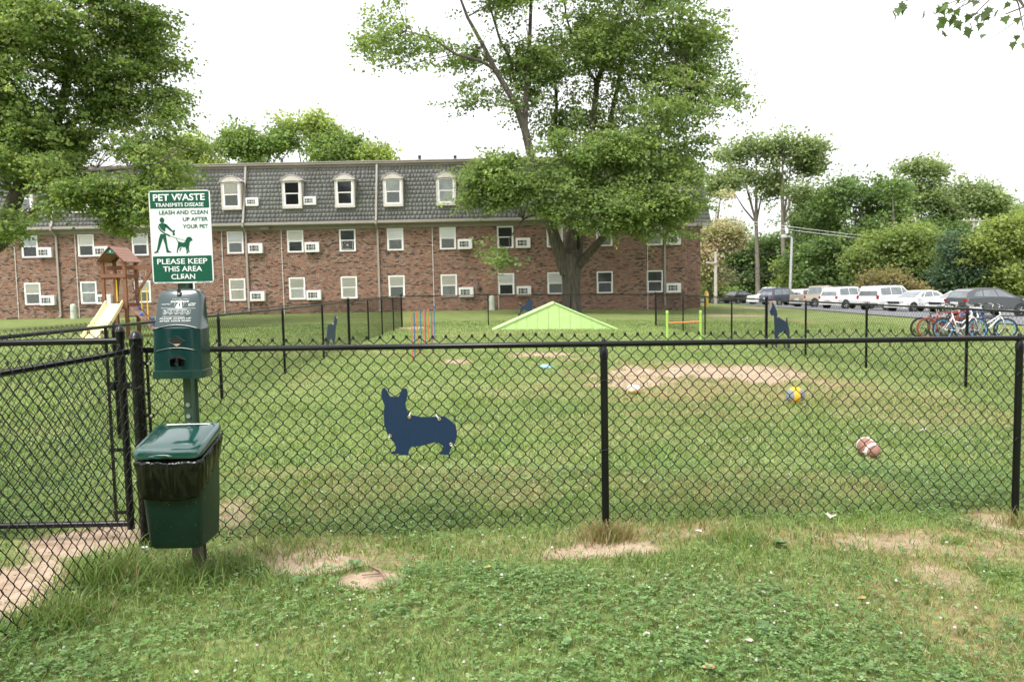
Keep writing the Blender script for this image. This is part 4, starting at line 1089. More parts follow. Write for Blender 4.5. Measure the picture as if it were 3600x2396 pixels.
def fence(label, pts, terms=(), mesh_side=1, wr=.0029, sides=4, weave=True, moff=.03, rail_r=.0175, hooks=True, skip=()):
    """pts: post positions in order; terms: indices of the heavier domed posts"""
    a = pts[0]
    f = thing('chain_link_fence', label, 'fence', (a[0], a[1], 0), 0, 'black chain-link fences round the dog run')
    for i, (x, y) in enumerate(pts):
        if i in skip: continue
        if i in terms: post(f, x, y, .036, 1.27, True, 'terminal_post')
        else: post(f, x, y)
    rail = [(x - a[0], y - a[1], float(gz(x, y)) + 1.2) for x, y in pts]
    MB().tube(rail, rail_r, 12 if a[1] < 8 else 8).build('top_rail', M_black, f, smooth='all')
    d = np.array(pts[-1]) - np.array(pts[0]); d = d / np.linalg.norm(d); N = np.array([d[1], -d[0]]) * mesh_side * moff
    segs = list(zip(pts, pts[1:]))
    for p, q in ([(pts[0], pts[-1])] if len(pts) > 4 else segs):
        chain(f, (p[0] + N[0], p[1] + N[1]), (q[0] + N[0], q[1] + N[1]), wr, sides, weave=weave, side=mesh_side, hooks=hooks)
    t = MB()          # tie wires at the posts and rail
    for i, (x, y) in enumerate(pts):
        if y > 16: continue
        z = float(gz(x, y)); lx, ly = x - a[0] + N[0], y - a[1] + N[1]
        for h in (.98, .55):
            t.tube([(lx - .035, ly, z + h - .02), (lx - .02, ly - .002, z + h), (lx + .03, ly - .002, z + h + .004), (lx + .045, ly - .004, z + h - .005), (lx + .03, ly - .01, z + h - .022)], .0022, 5)
    if t.v: t.build('tie_wires', M_wirek, f)
    return f

def bars(f, x, y, h0=.05, h1=1.2, side=1, dx=.06):
    """tension bar and bands beside a terminal post"""
    lx, ly = x - f.location.x, y - f.location.y; z = float(gz(x, y))
    MB().beam((lx + dx, ly, z + h0), (lx + dx, ly, z + h1), .016, .006, (0, 1, 0)).build('tension_bar', M_black, f)
    for h in (1.12, .80, .45, .15):
        MB().lathe([(.0385, z + h - .011), (.0395, z + h - .011), (.0395, z + h + .011), (.0385, z + h + .011)], (lx, ly, 0), 14).box(lx + .03, lx + dx + .03, ly - .012, ly - .004, z + h - .011, z + h + .011).build('tension_band', M_black, f)
        MB().lathe([(.007, -.022), (.009, -.016), (.006, -.012)], (lx + dx + .015, ly, z + h), 8, 'y').build('bolt', M_rivet, f)

FT = (-2.285, 4.66)                                  # terminal post by the gate
front = fence('front chain-link fence carrying the blue corgi cutout', [FT, (.56, 4.68), (3.33, 5.02), (6.1, 5.4), (7.35, 5.55)], (0, 4), 1)
bars(front, *FT)
outer = fence('chain-link fence running from the gate post toward the camera at left', [(-2.285, 4.55), (-2.30, 2.0), (-2.30, -.6)], (), -1, moff=.035, skip=(0,))
left = fence('left side chain-link fence of the dog run, with the great dane cutout', [(-4.2, 5.2), (-4.2, 8.1), (-4.2, 11.0), (-4.2, 14.1), (-4.2, 17.05), (-4.2, 19.8), (-4.2, 22.5), (-4.2, 24.9), (-4.2, 27.3), (-4.28, 29.9)], (0, 5), -1, .0022, 3, weave=False)
RF = lambda y: 6.87 - .073 * (y - 11.88)
right = fence('right side chain-link fence of the dog run, beside the parked bicycles', [(RF(y), y) for y in (5.7, 8.6, 11.6, 14.44, 16.95, 19.1, 21.5, 23.8, 26.1, 29.6)], (5,), 1, .0022, 3, weave=False)
back = fence('back chain-link fence of the dog run behind the green ramp', [(-4.28, 29.95), (at(1716, 1100, 30).x, 30.1), (at(2006, 1100, 30).x, 29.9), (RF(29.6), 29.65)], (0, 3), 1, .0024, 3, weave=False)
far_left = fence('chain-link fence closing the entry pen left of the gate', [(-4.2, 4.9), (-5.6, 4.6), (-8.4, 4.6)], (0,), 1, skip=())

# gate
gate = thing('chain_link_gate', 'closed chain-link gate with tubular frame beside the domed corner post', 'gate', (-2.44, 4.78, 0))
g = MB().tube([(0, 0, .05), (0, 0, 1.30)], .0225, 14); g.build('frame_post', M_black, gate, smooth=True)
MB().lathe([(.027, 1.255), (.027, 1.30), (.029, 1.303), (.022, 1.322), (.012, 1.336), (.002, 1.34)], (0, 0, 0), 14).build('cap', M_black, gate, smooth=True)
MB().tube([(0, 0, 1.245), (-1.62, 0, 1.245)], .0205, 12).build('top_bar', M_black, gate, smooth=True)
MB().tube([(0, 0, .085), (-1.62, 0, .085)], .0205, 12).build('bottom_bar', M_black, gate, smooth=True)
MB().tube([(-1.62, 0, .05), (-1.62, 0, 1.30)], .0225, 12).build('hinge_post', M_black, gate, smooth=True)
MB().beam((-.085, -.01, .1), (-.085, -.01, 1.33), .018, .006, (0, 1, 0)).build('tension_bar', M_black, gate)
for h in (.16, .56, .98):
    MB().lathe([(.024, h - .011), (.027, h - .011), (.027, h + .011), (.024, h + .011)], (0, 0, 0), 12).box(-.10, -.02, -.014, -.008, h - .011, h + .011).build('band', M_black, gate)
MB().box(-.05, .06, -.035, -.022, .945, .985).beam((.05, -.03, .965), (.17, -.035, .915), .03, .02).box(-.06, -.03, -.05, .03, .94, .99).build('latch', M_black, gate)
chain(gate, (-4.06, 4.775), (-2.5, 4.775), .0029, 4, zt=1.30, zb=.02, zoff=0.)

# ------------------------------------------------------------------ dog cutouts hung on the fences
M_navy = pm('navy_plastic', (.008, .030, .078), .5, .15, 8., bump=.5, bscale=3., stretch=(120, 1, 1))
M_navy2 = pm('navy_board', (.018, .040, .085), .55, .15, 8.)
M_brass = pm('grommet', (.55, .45, .25), .35, .15, 30., metal=.8)
M_zip = pm('zip_tie', (.80, .80, .78), .5)
def cutout(label, pts, to3, normal, mat, ties=(), extra=()):
    """flat board sawn to a dog's outline: pts (pixels) carried by to3 onto its fence plane"""
    P = [to3(*p) for p in pts]; N = Vector(normal).normalized(); c = P[0].copy(); c.z = min(p.z for p in P)
    t = thing('dog_cutout', label, 'cutout', c, 0, 'dog silhouettes on the fences')
    m = MB()
    for poly in [pts] + list(extra):
        Q = [to3(*p) - c for p in poly]; n = len(Q)
        m.add([q + N * .005 for q in Q] + [q - N * .005 for q in Q], [tuple(range(n)), tuple(reversed(range(n, 2 * n)))] + [(i, i + n, (i + 1) % n + n, (i + 1) % n) for i in range(n)])
    m.build('board', mat, t)
    for (gx, gy, ex, ey) in ties:
        q = to3(gx, gy) - c; e = to3(ex, ey) - c; k = 14
        s = Vector((1, 0, 0)) if abs(N.y) > .5 else Vector((0, 1, 0)); u = Vector((0, 0, 1))
        sc_ = .0085 if c.y < 8 else .02
        g = MB().tube([q + N * .006 + (s * math.cos(2*PI*i/k) + u * math.sin(2*PI*i/k)) * sc_ for i in range(k + 1)], sc_ * .33, 6)
        o = g.build('grommet', M_brass, t, smooth='all')
        MB().tube([q + N * .007, (q + e) / 2 + N * .012, e + N * .004, e - N * .02], sc_ * .35, 6).build('zip_tie', M_zip, o)
    return t
zc = lambda x, y: (1280 + x / 4.48, 1300 + y / 4.48)
pts = [(275,340),(285,300),(318,275),(345,300),(385,370),(410,418),(540,420),(575,360),(610,300),(645,285),(675,300),(686,350),(680,420),(648,540),(665,600),(695,680),(720,705),(780,712),(900,738),(1100,735),(1190,725),(1275,728),(1340,780),(1440,860),(1463,980),(1460,1060),(1430,1150),(1375,1220),(1350,1290),(1340,1332),(1195,1325),(1190,1310),(1235,1275),(1250,1225),(1245,1195),(1170,1145),(1110,1135),(1060,1150),(950,1180),(860,1195),(800,1205),(755,1200),(720,1240),(700,1290),(705,1335),(550,1338),(548,1318),(440,1318),(418,1300),(455,1275),(490,1275),(500,1210),(480,1150),(430,1090),(375,1030),(345,930),(320,860),(315,760),(310,660),(325,560),(295,480),(275,380)]
cutout('navy blue corgi silhouette tied to the front fence', [zc(*p) for p in pts], lambda x, y: at(x, y, 4.625), (0, -1, 0), M_navy,
       [(*zc(716, 735), *zc(722, 685)), (*zc(1182, 765), *zc(1135, 710)), (*zc(408, 1035), *zc(380, 1080)), (*zc(1370, 1168), *zc(1400, 1215))])
def onplane(p, n):
    p, n = Vector(p), Vector(n)
    def f(x, y):
        d = ray(x, y); o = Vector((0, 0, CAM_H)); return o + d * ((p - o).dot(n) / d.dot(n))
    return f
zc = lambda x, y: (1100 + x / 4.98, 1080 + y / 4.98)
pts = [(372,165),(395,140),(412,165),(425,230),(415,300),(403,310),(395,430),(388,560),(385,650),(395,755),(370,755),(360,650),(345,560),(320,540),(290,560),(285,620),(275,700),(270,765),(255,760),(245,690),(230,600),(240,500),(245,400),(262,305),(280,295),(340,290),(362,280),(368,220)]
cutout('slate blue great dane silhouette on the left side fence', [zc(*p) for p in pts], onplane((-4.235, 18, 0), (1, 0, 0)), (1, 0, 0), M_navy2, [(*zc(352, 292), *zc(350, 285)), (*zc(408, 180), *zc(425, 175))])
zc = lambda x, y: (1780 + x / 7.464, 1020 + y / 7.464)
circ = lambda cx, cy, r: [zc(cx + r * math.cos(a) * (1 + .12 * math.sin(5 * a)), cy + r * math.sin(a) * (1 + .12 * math.cos(4 * a))) for a in np.linspace(0, 2*PI, 14, endpoint=False)]
pts = [(540,290),(560,240),(600,230),(650,238),(672,265),(678,300),(712,325),(705,348),(682,352),(680,400),(690,470),(665,530),(630,562),(560,550),(500,525),(470,512),(430,540),(395,590),(365,620),(350,612),(362,560),(370,490),(395,430),(440,415),(480,400),(520,350)]
cutout('navy poodle silhouette on the back fence above the green ramp', [zc(*p) for p in pts], lambda x, y: at(x, y, 30.08), (0, -1, 0), M_navy2, [(*zc(365, 345), *zc(360, 335))],
       [circ(375, 375, 36), circ(343, 650, 38), circ(615, 700, 38), [zc(383, 400), zc(392, 400), zc(400, 440), zc(390, 440)], [zc(590, 540), zc(625, 540), zc(622, 680), zc(605, 680)]])
zc = lambda x, y: (2550 + x / 4.284, 950 + y / 4.284)
pts = [(700,495),(715,490),(740,540),(770,600),(785,680),(800,700),(850,735),(905,765),(920,715),(932,715),(935,770),(950,830),(962,900),(965,980),(950,1060),(975,1130),(970,1170),(935,1170),(940,1100),(935,1000),(900,940),(885,905),(850,930),(810,950),(790,990),(780,1080),(780,1160),(765,1150),(745,1100),(745,990),(740,850),(735,700),(720,670),(695,685),(680,650),(672,620),(690,580),(705,540)]
RN = Vector((-1, -.073, 0)).normalized()
cutout('slate blue schnauzer silhouette on the right side fence', [zc(*p) for p in pts], onplane((RF(17.5) + .05, 17.5, 0), RN), RN, M_navy2, [(*zc(790, 700), *zc(795, 690)), (*zc(908, 760), *zc(918, 735))])
f3 = onplane((RF(17.5) + .09, 17.5, 0), RN)
q = [f3(*zc(640, 462)), f3(*zc(760, 458)), f3(*zc(764, 660)), f3(*zc(630, 660))]
M_paper = pm('sign_panel', (.60, .60, .58), .6, .1, 10.)
t = thing('notice_panel', 'pale grey notice panel with red marks behind the schnauzer cutout', 'sign', q[3], 0)
Q = [v - q[3] for v in q]; MB().add(Q + [v - RN * .01 for v in Q], [(0, 1, 2, 3), (7, 6, 5, 4), (0, 4, 5, 1), (1, 5, 6, 2), (2, 6, 7, 3), (3, 7, 4, 0)]).build('panel', M_paper, t)
M_red = pm('red_mark', (.5, .05, .02), .6)
for a, b in ((.06, .2), (.48, .62)):
    e = lambda s, k: Q[0] * (1 - s) * (1 - k) + Q[1] * s * (1 - k) + Q[3] * (1 - s) * k + Q[2] * s * k + RN * .003
    MB().add([e(a, .06), e(b, .06), e(b, .22), e(a, .22)], [(0, 1, 2, 3)]).build('red_mark', M_red, t)

# ------------------------------------------------------------------ dog-run equipment and toys
M_lime = pm('lime_paint', (.45, .63, .25), .55, .07, 5.)
M_lime2 = pm('lime_deck', (.50, .70, .31), .6, .07, 6., bump=.2)
def rampz(p): return (p.x, p.z)
YR = 27.2
a, b, c = at(1724, 1161, YR), at(1949, 1061, YR), at(2178, 1150, YR)
base = Vector((b.x, YR, float(gz(b.x, YR))))
ramp = thing('agility_ramp', 'lime green peaked dog agility ramp near the back fence', 'ramp', base)
ax, bz, cx_ = a.x - base.x, b.z - base.z, c.x - base.x
zl, zr = float(gz(a.x, YR)) - base.z, float(gz(c.x, YR)) - base.z
top = lambda x: (bz * (x - ax) / -ax if x < 0 else bz * (cx_ - x) / cx_) - .03
x = ax + .14
while x < cx_ - .1:
    e = min(x + .385, cx_ - .06); xs_ = [x + .004] + ([0] if x < 0 < e else []) + [e - .004]
    poly = [(x + .004, -.06 + zl), (e - .004, -.06 + zr)] + [(k, max(top(k), -.05)) for k in reversed(xs_)]
    MB().prism(poly, 0, .03).build('side_board', M_lime, ramp); x = e
MB().prism([(ax + .1, -.08), (cx_ - .1, -.08), (0, top(0))], 1.17, 1.2).build('rear_side', M_lime, ramp)
for x0, x1, z0, z1 in ((ax, 0, zl - .02, bz), (0, cx_, bz, zr - .02)):
    k = math.hypot(x1 - x0, z1 - z0); n = (-(z1 - z0) / k * .045, (x1 - x0) / k * .045)
    MB().prism([(x0, z0), (x1, z1), (x1 - n[0], z1 - n[1]), (x0 - n[0], z0 - n[1])], -.035, 1.235).build('deck', M_lime2, ramp)
M_or = pm('orange_pole', (.62, .13, .06), .45, .08, 6.); M_bl = pm('blue_pole', (.03, .12, .33), .45, .08, 6.)
ordn = ['front', 'second', 'third', 'fourth', 'fifth', 'sixth', 'seventh', 'eighth', 'ninth', 'last']
for i in range(10):
    y = 16.5 + .66 * i; x = -2.14 - .012 * i + random.uniform(-.03, .03); z = float(gz(x, y)); cn = 'orange' if i % 2 == 0 else 'blue'
    t = thing('weave_pole', (f'{cn} weave pole at the front of the row' if i == 0 else f'{cn} weave pole at the far end of the row' if i == 9 else f'{cn} weave pole, {ordn[i]} of the row counted from the front'), 'pole', (x, y, z), 0, 'weave poles in a row')
    MB().tube([(0, 0, -.1), (random.uniform(-.02, .02), random.uniform(-.02, .02), .97)], .0125, 8).build('rod', M_or if i % 2 == 0 else M_bl, t, smooth=True)
    MB().lathe([(.015, .93), (.015, .975), (.009, .985)], (0, 0, 0), 8).build('cap', M_or if i % 2 == 0 else M_bl, t)
j0, j1 = gp(2346, 1226), gp(2463, 1220); j1.y = j0.y + .25; j1 = at(2463, 1220, j1.y); j1.z = float(gz(j1.x, j1.y))
jump = thing('agility_jump', 'lime green hurdle with an orange crossbar in the dog run', 'hurdle', j0)
M_lp = pm('lime_post', (.34, .56, .10), .45, .06, 6.)
d = j1 - j0
for p in (Vector((0, 0, 0)), d):
    o = MB().tube([p + Vector((0, 0, -.05)), p + Vector((0, 0, .89))], .028, 10).build('upright', M_lp, jump, smooth=True)
    MB().lathe([(.036, .86), (.036, .92), (.016, .935)], p, 10).build('cap', M_lp, o)
MB().tube([Vector((.03, 0, .635)), d + Vector((-.03, 0, .66 - d.z * 0))], .018, 8).build('crossbar', pm('orange_bar', (.75, .22, .07), .45), jump, smooth=True)

def ball(name, label, r, px, py, mats, pick, group, squash=1., rot=0):
    g = gp(px, py); t = thing(name, label, 'ball', (g.x, g.y, float(surf(g.x, g.y))), rot, group)
    n, k = 28, 18; m = MB(); rings = [[(r*math.sin(PI*j/k)*math.cos(2*PI*i/n), r*math.sin(PI*j/k)*math.sin(2*PI*i/n), r*squash + r*squash*math.cos(PI*j/k) - .008) for i in range(n)] for j in range(k + 1)]
    m.loft(rings, cap=False)
    me = m.mesh(name, mats[0], 'all')
    for e in mats[1:]: me.materials.append(e)
    for p in me.polygons:
        c = p.center; p.material_index = pick(c.x / r, c.y / r, (c.z + .008 - r*squash) / (r*squash))
    return t, link('shell', me, t)
gr = 'balls left in the dog run'
M_by = pm('ball_yellow', (.78, .42, .02), .55, .12, 10., bump=.3, bscale=150); M_bg = pm('ball_grey', (.20, .23, .26), .6, .12, 10., bump=.3, bscale=150)
ball('ball', 'yellow ball with grey panels in the grass', .118, 2796, 1418, [M_by, M_bg], lambda x, y, z: 1 if (abs(x + .12) - .62) ** 2 / .12 + (z - .1) ** 2 / .55 < 1 and abs(x + .12) > .3 else 0, gr)
# deflated ball: caved-in white top on a torn yellow rim
M_dw = pm('worn_white', (.72, .64, .52), .7, .25, 14., bump=.6); M_dy = pm('torn_yellow', (.75, .40, .04), .7, .25, 14., bump=.6)
t, o = ball('ball', 'deflated chewed white and yellow ball on the bare dirt', .10, 2228, 1383, [M_dw, M_dy], lambda x, y, z: 1 if z < -.25 + .25 * math.sin(7 * math.atan2(y, x)) else 0, gr, squash=.72)
for v in o.data.vertices:
    k = 1 + .16 * (float(fbm(v.co.x * 22 + 3, v.co.y * 22 + v.co.z * 15, 3)) - .5) * 2; v.co.x *= k * 1.05; v.co.y *= k; v.co.z *= 1 - .12 * math.exp(-((v.co.x - .03) ** 2 + (v.co.y + .02) ** 2) / .002)
# football
g = gp(3052, 1598); M_fb = pm('football_leather', (.33, .165, .12), .6, .15, 12., bump=.5, bscale=200); M_fw = pm('football_stripe', (.75, .70, .64), .6, .1)
t = thing('football', 'brown american football with white stripe lying in the grass', 'ball', (g.x, g.y, float(surf(g.x, g.y)) + .075), 0, gr)
prof = [(.085 * max(0., 1 - (abs(s) / .142) ** 2.0) ** .62 + .0005, s) for s in np.linspace(-.14, .14, 25)]
R = Matrix.Rotation(math.radians(-82), 4, 'Z') @ Matrix.Rotation(math.radians(14), 4, 'Y')
MB().lathe(prof, (0, 0, 0), 24, 'x').move(R).build('leather', M_fb, t, smooth='all')
st = [(.085 * (1 - (s / .142) ** 2.0) ** .62 + .0015, s) for s in np.linspace(.060, .084, 5)]
MB().lathe([(st[0][0] - .004, st[0][1])] + st + [(st[-1][0] - .004, st[-1][1])], (0, 0, 0), 24, 'x').move(R).build('stripe', M_fw, t, smooth='all')
MB().lathe([(a, -s) for a, s in reversed([(st[0][0] - .004, st[0][1])] + st + [(st[-1][0] - .004, st[-1][1])])], (0, 0, 0), 24, 'x').move(R).build('stripe', M_fw, t, smooth='all')
lc = MB()
for k in range(-3, 4): lc.box(k * .012 - .003, k * .012 + .003, -.012, .012, .083, .089)
lc.box(-.045, .045, -.002, .002, .0885, .0905); lc.move(R).build('laces', M_fw, t)
g = gp(1922, 1292)
t = thing('flying_disc', 'pale blue plastic disc lying in the dog run', 'frisbee', (g.x, g.y, float(surf(g.x, g.y)) + .02))
t.rotation_euler = (.12, .14, 0)
MB().lathe([(.001, .028), (.085, .028), (.112, .022), (.122, .008), (.120, -.006), (.114, -.006), (.112, .012), (.001, .018)], (0, 0, 0), 28).build('disc', pm('blue_plastic', (.30, .58, .80), .45, .2, 30.), t, smooth='all')

# ------------------------------------------------------------------ pet-waste station
ST = Vector((-1.765, 4.16, float(gz(-1.765, 4.16))))
station = thing('pet_waste_station', 'green pet waste station: sign, bag dispenser and lidded bin on one post', 'waste station', ST)
M_post = pm('green_post', (.055, .10, .065), .5, .18, 8., stretch=(30, 1, 1))
M_green = pm('dispenser_green', (.002, .028, .027), .2, .10, 8., coat=.6, spec=.6)
def binmat():
    m = pm('bin_green', (.003, .022, .015), .38, .2, 6.)
    n, l = m.node_tree.nodes, m.node_tree.links
    b = n['Principled BSDF']; src = b.inputs['Base Color'].links[0].from_socket
    tc = n.new('ShaderNodeTexCoord'); vo = n.new('ShaderNodeTexVoronoi'); vo.inputs['Scale'].default_value = 85; mp = n.new('ShaderNodeMapping'); mp.inputs['Scale'].default_value = (1.3, 1, .6)
    l.new(tc.outputs['Object'], mp.inputs[0]); l.new(mp.outputs[0], vo.inputs['Vector'])
    nz = n.new('ShaderNodeTexNoise'); nz.inputs['Scale'].default_value = 26; l.new(tc.outputs['Object'], nz.inputs['Vector'])
    ad = n.new('ShaderNodeMath'); ad.operation = 'MULTIPLY_ADD'; ad.inputs[1].default_value = .5; l.new(nz.outputs['Fac'], ad.inputs[0]); l.new(vo.outputs['Distance'], ad.inputs[2])
    lt = n.new('ShaderNodeMath'); lt.operation = 'LESS_THAN'; lt.inputs[1].default_value = .31; l.new(ad.outputs[0], lt.inputs[0])
    mx = n.new('ShaderNodeMix'); mx.data_type = 'RGBA'; l.new(lt.outputs[0], mx.inputs[0]); l.new(src, mx.inputs[6]); mx.inputs[7].default_value = (.30, .29, .15, 1); l.new(mx.outputs[2], b.inputs['Base Color'])
    return m
M_bin = binmat()
M_lid = pm('lid_green', (.003, .050, .040), .2, .12, 7., coat=.9, spec=.9)
M_bag = pm('black_liner', (.003, .003, .003), .14, .3, 20., bump=.25, bscale=22, stretch=(1, 1, .45))
M_signw = pm('sign_white', (.72, .74, .76), .4, .03, 60.)
M_signg = pm('sign_green', (.002, .085, .048), .4, .06, 40.)
M_print = pm('white_print', (.78, .80, .80), .5, .03)
M_blackh = pm('opening_black', (.006, .006, .006), .6)
M_card = pm('cardboard', (.55, .36, .22), .8)
S = lambda mb: mb.move(-ST)

# hat-section post with punched holes
def hat(x, y, z0, z1, mat, name):
    p = [(-.040, .018), (-.026, .018), (-.018, -.018), (.018, -.018), (.026, .018), (.040, .018), (.040, .022), (.022, .022), (.014, -.014), (-.014, -.014), (-.022, .022), (-.040, .022)]
    return S(MB().loft([[(x + a, y + b, z) for a, b in p] for z in (z0, z1)])).build(name, mat, station)
hat(ST.x, 4.165, -.1, .30, pm('muddy_post', (.12, .105, .075), .8, .3, 9.), 'ground_stub')
hat(ST.x, 4.16, .28, 2.06, M_post, 'post')
bo = MB()
for z in (.93, .868): bo.lathe([(.012, -.006), (.010, -.002), (.004, 0)][::-1], (ST.x, 4.137, z), 10, 'y')
S(bo).build('bolts', M_rivet, station, smooth=True)

# sign
sx = at(638, 832, 4.125).x; sz1 = at(636, 669, 4.125).z; sz0 = at(640, 995, 4.125).z; SW = .326; SH = sz1 - sz0
def suv(x, y):
    return sx - SW / 2 + (x - (290 + 25 * (y - 240) / 1135)) / 714 * SW, sz0 + (1375 - y) / 1137 * SH
def rrect(x0, x1, z0, z1, r, n=5):
    pts = []
    for cx, cz, a0 in ((x1 - r, z0 + r, -PI/2), (x1 - r, z1 - r, 0), (x0 + r, z1 - r, PI/2), (x0 + r, z0 + r, PI)):
        pts += [(cx + r*math.cos(a0 + PI/2*k/n), cz + r*math.sin(a0 + PI/2*k/n)) for k in range(n + 1)]
    return pts
sign = S(MB().prism(rrect(sx - SW/2, sx + SW/2, sz0, sz1, .018), 4.122, 4.1245)).build('sign', M_signw, station)
def flat(polys, y, name, mat, parent):
    m = MB()
    for p in polys:
        q = [(a, y, b) for a, b in p]; m.add(q, [tuple(range(len(q)))])
    return S(m).build(name, mat, parent, recalc=False)
def band(y0, y1, name): 
    x0 = sx - SW/2 + .0065; x1 = sx + SW/2 - .0065; z0, z1 = suv(600, y1)[1], suv(600, y0)[1]
    flat([[(x0, z0), (x1, z0), (x1, z1), (x0, z1)]], 4.1214, name, M_signg, sign)
band(253, 456, 'green_band'); band(1040, 1356, 'green_band')

def textmesh(s, bold=.0, shear=0.):
    cu = bpy.data.curves.new('lettering', 'FONT'); cu.body = s; cu.size = 1; cu.offset = bold; cu.shear = shear; cu.resolution_u = 3; cu.fill_mode = 'FRONT'
    o = bpy.data.objects.new('lettering_tmp', cu); C.objects.link(o)
    me = bpy.data.meshes.new_from_object(o); 
    bpy.data.objects.remove(o); bpy.data.curves.remove(cu)
    co = np.zeros(len(me.vertices) * 3); me.vertices.foreach_get('co', co); co = co.reshape(-1, 3)
    return me, co
def text(s, x0, x1, z0, z1, yf, mat, parent, name='lettering', bold=.012, shear=0.):
    """lettering fitted to a rectangle on a face; yf gives the face's depth at a height"""
    me, co = textmesh(s, bold, shear)
    a, b = co.min(0), co.max(0)
    X = x0 + (co[:, 0] - a[0]) / (b[0] - a[0]) * (x1 - x0); Z = z0 + (co[:, 1] - a[1]) / (b[1] - a[1]) * (z1 - z0)
    V = np.stack([X, np.array([yf(z) for z in Z]), Z], -1) - np.array(ST)
    me.vertices.foreach_set('co', V.ravel()); me.materials.clear(); me.materials.append(mat); me.update()
    return link(name, me, parent)
yS = lambda z: 4.1206
for s, x0, x1, y0, y1, g, bd in (('PET WASTE', 345, 945, 281, 364, 0, .022), ('TRANSMITS DISEASE', 368, 930, 390, 437, 0, .016), ('LEASH AND CLEAN', 412, 975, 482, 531, 1, .016), ('UP AFTER', 685, 975, 568, 615, 1, .016), ('YOUR PET', 682, 975, 656, 703, 1, .016),
                                ('PLEASE KEEP', 373, 957, 1072, 1139, 0, .014), ('THIS AREA', 440, 893, 1165, 1231, 0, .014), ('CLEAN', 533, 810, 1261, 1326, 0, .014), ('DOGIPOT  800.364.7681', 370, 545, 1361, 1370, 1, .02), ('WWW.DOGIPOT.COM', 828, 975, 1360, 1369, 1, .02)):
    a, b = suv(x0, y1), suv(x1, y0)
    text(s, a[0], b[0], a[1], b[1], yS, M_signg if g else M_print, sign, bold=bd)
P = lambda pts: [suv(*p) for p in reversed(pts)]
el = lambda cx, cy, rx, ry: [(cx + rx*math.cos(t), cy - ry*math.sin(t)) for t in np.linspace(0, -2*PI, 18, endpoint=False)]
flat([P(q) for q in (
    el(441, 598, 26, 35),
    [(398,655),(415,640),(440,635),(468,637),(488,648),(478,690),(476,728),(468,738),(432,712),(412,680)],
    [(468,637),(500,655),(535,695),(572,738),(565,752),(525,720),(490,690),(478,690)],
    [(570,720),(585,718),(590,735),(580,750),(588,775),(572,787),(557,778),(568,752)],
    [(395,660),(394,690),(415,727),(450,757),(515,797),(540,795),(525,780),(470,752),(430,720),(408,685)],
    [(420,765),(450,766),(480,775),(490,850),(497,920),(510,970),(545,990),(525,997),(483,992),(482,975),(470,900),(446,815),(425,880),(400,950),(388,975),(390,990),(345,1000),(335,992),(370,972),(385,900),(400,820)],
    [(530,792),(735,862),(734,867),(529,797)],
    [(712,838),(730,812),(750,805),(775,815),(790,840),(785,855),(765,860),(755,880),(752,905),(745,930),(750,985),(757,995),(740,998),(735,960),(728,935),(735,1008),(716,1013),(718,985),(706,930),(690,935),(660,925),(640,930),(620,960),(612,985),(622,995),(603,998),(605,965),(618,915),(620,870),(605,845),(598,818),(604,818),(612,845),(630,862),(680,878),(705,868)],
    [(655,930),(662,940),(645,965),(648,978),(635,980),(640,955)])], 4.1207, 'pictogram', M_signg, sign)
for x, y in ((648, 300), (668, 1312)):
    u = suv(x, y); S(MB().lathe([(.0075, 0), (.0075, -.002), (.005, -.005), (.001, -.006)][::-1], (u[0], 4.1205, u[1]), 10, 'y')).build('bolt', M_rivet, sign, smooth=True)

# bag dispenser
dx = at(621, 1199, 4.02).x
DZ = [(1.088, .134, 4.005), (1.128, .134, 4.005), (1.130, .1275, 4.013), (1.345, .1265, 4.022), (1.350, .1225, 4.030), (1.42, .120, 4.050), (1.50, .117, 4.074), (1.525, .112, 4.082), (1.542, .100, 4.088), (1.552, .083, 4.093), (1.556, .060, 4.097)]
def yF(z): return float(np.interp(z, [d[0] for d in DZ], [d[2] for d in DZ]))
rings = []
for z, w, y in DZ:
    c = .014; k = 4.138
    rings.append([(dx - w, k, z), (dx - w, y + c, z), (dx - w + c * .3, y + c * .3, z), (dx - w + c, y, z), (dx + w - c, y, z), (dx + w - c * .3, y + c * .3, z), (dx + w, y + c, z), (dx + w, k, z)])
disp = S(MB().loft(rings)).build('bag_dispenser', M_green, station, smooth=True)
def arc(xa, xb, za, zm, r, n=15):
    pts = []
    for k in range(n + 1):
        t = k / n; z = za + (zm - za) * (1 - (2 * t - 1) ** 2); pts.append((dx + xa + (xb - xa) * t, yF(z) - .001, z))
    return S(MB().tube(pts, r, 8)).build('ridge', M_green, disp, smooth='all')
arc(-.124, .118, 1.345, 1.366, .006); arc(-.108, .102, 1.232, 1.248, .004)
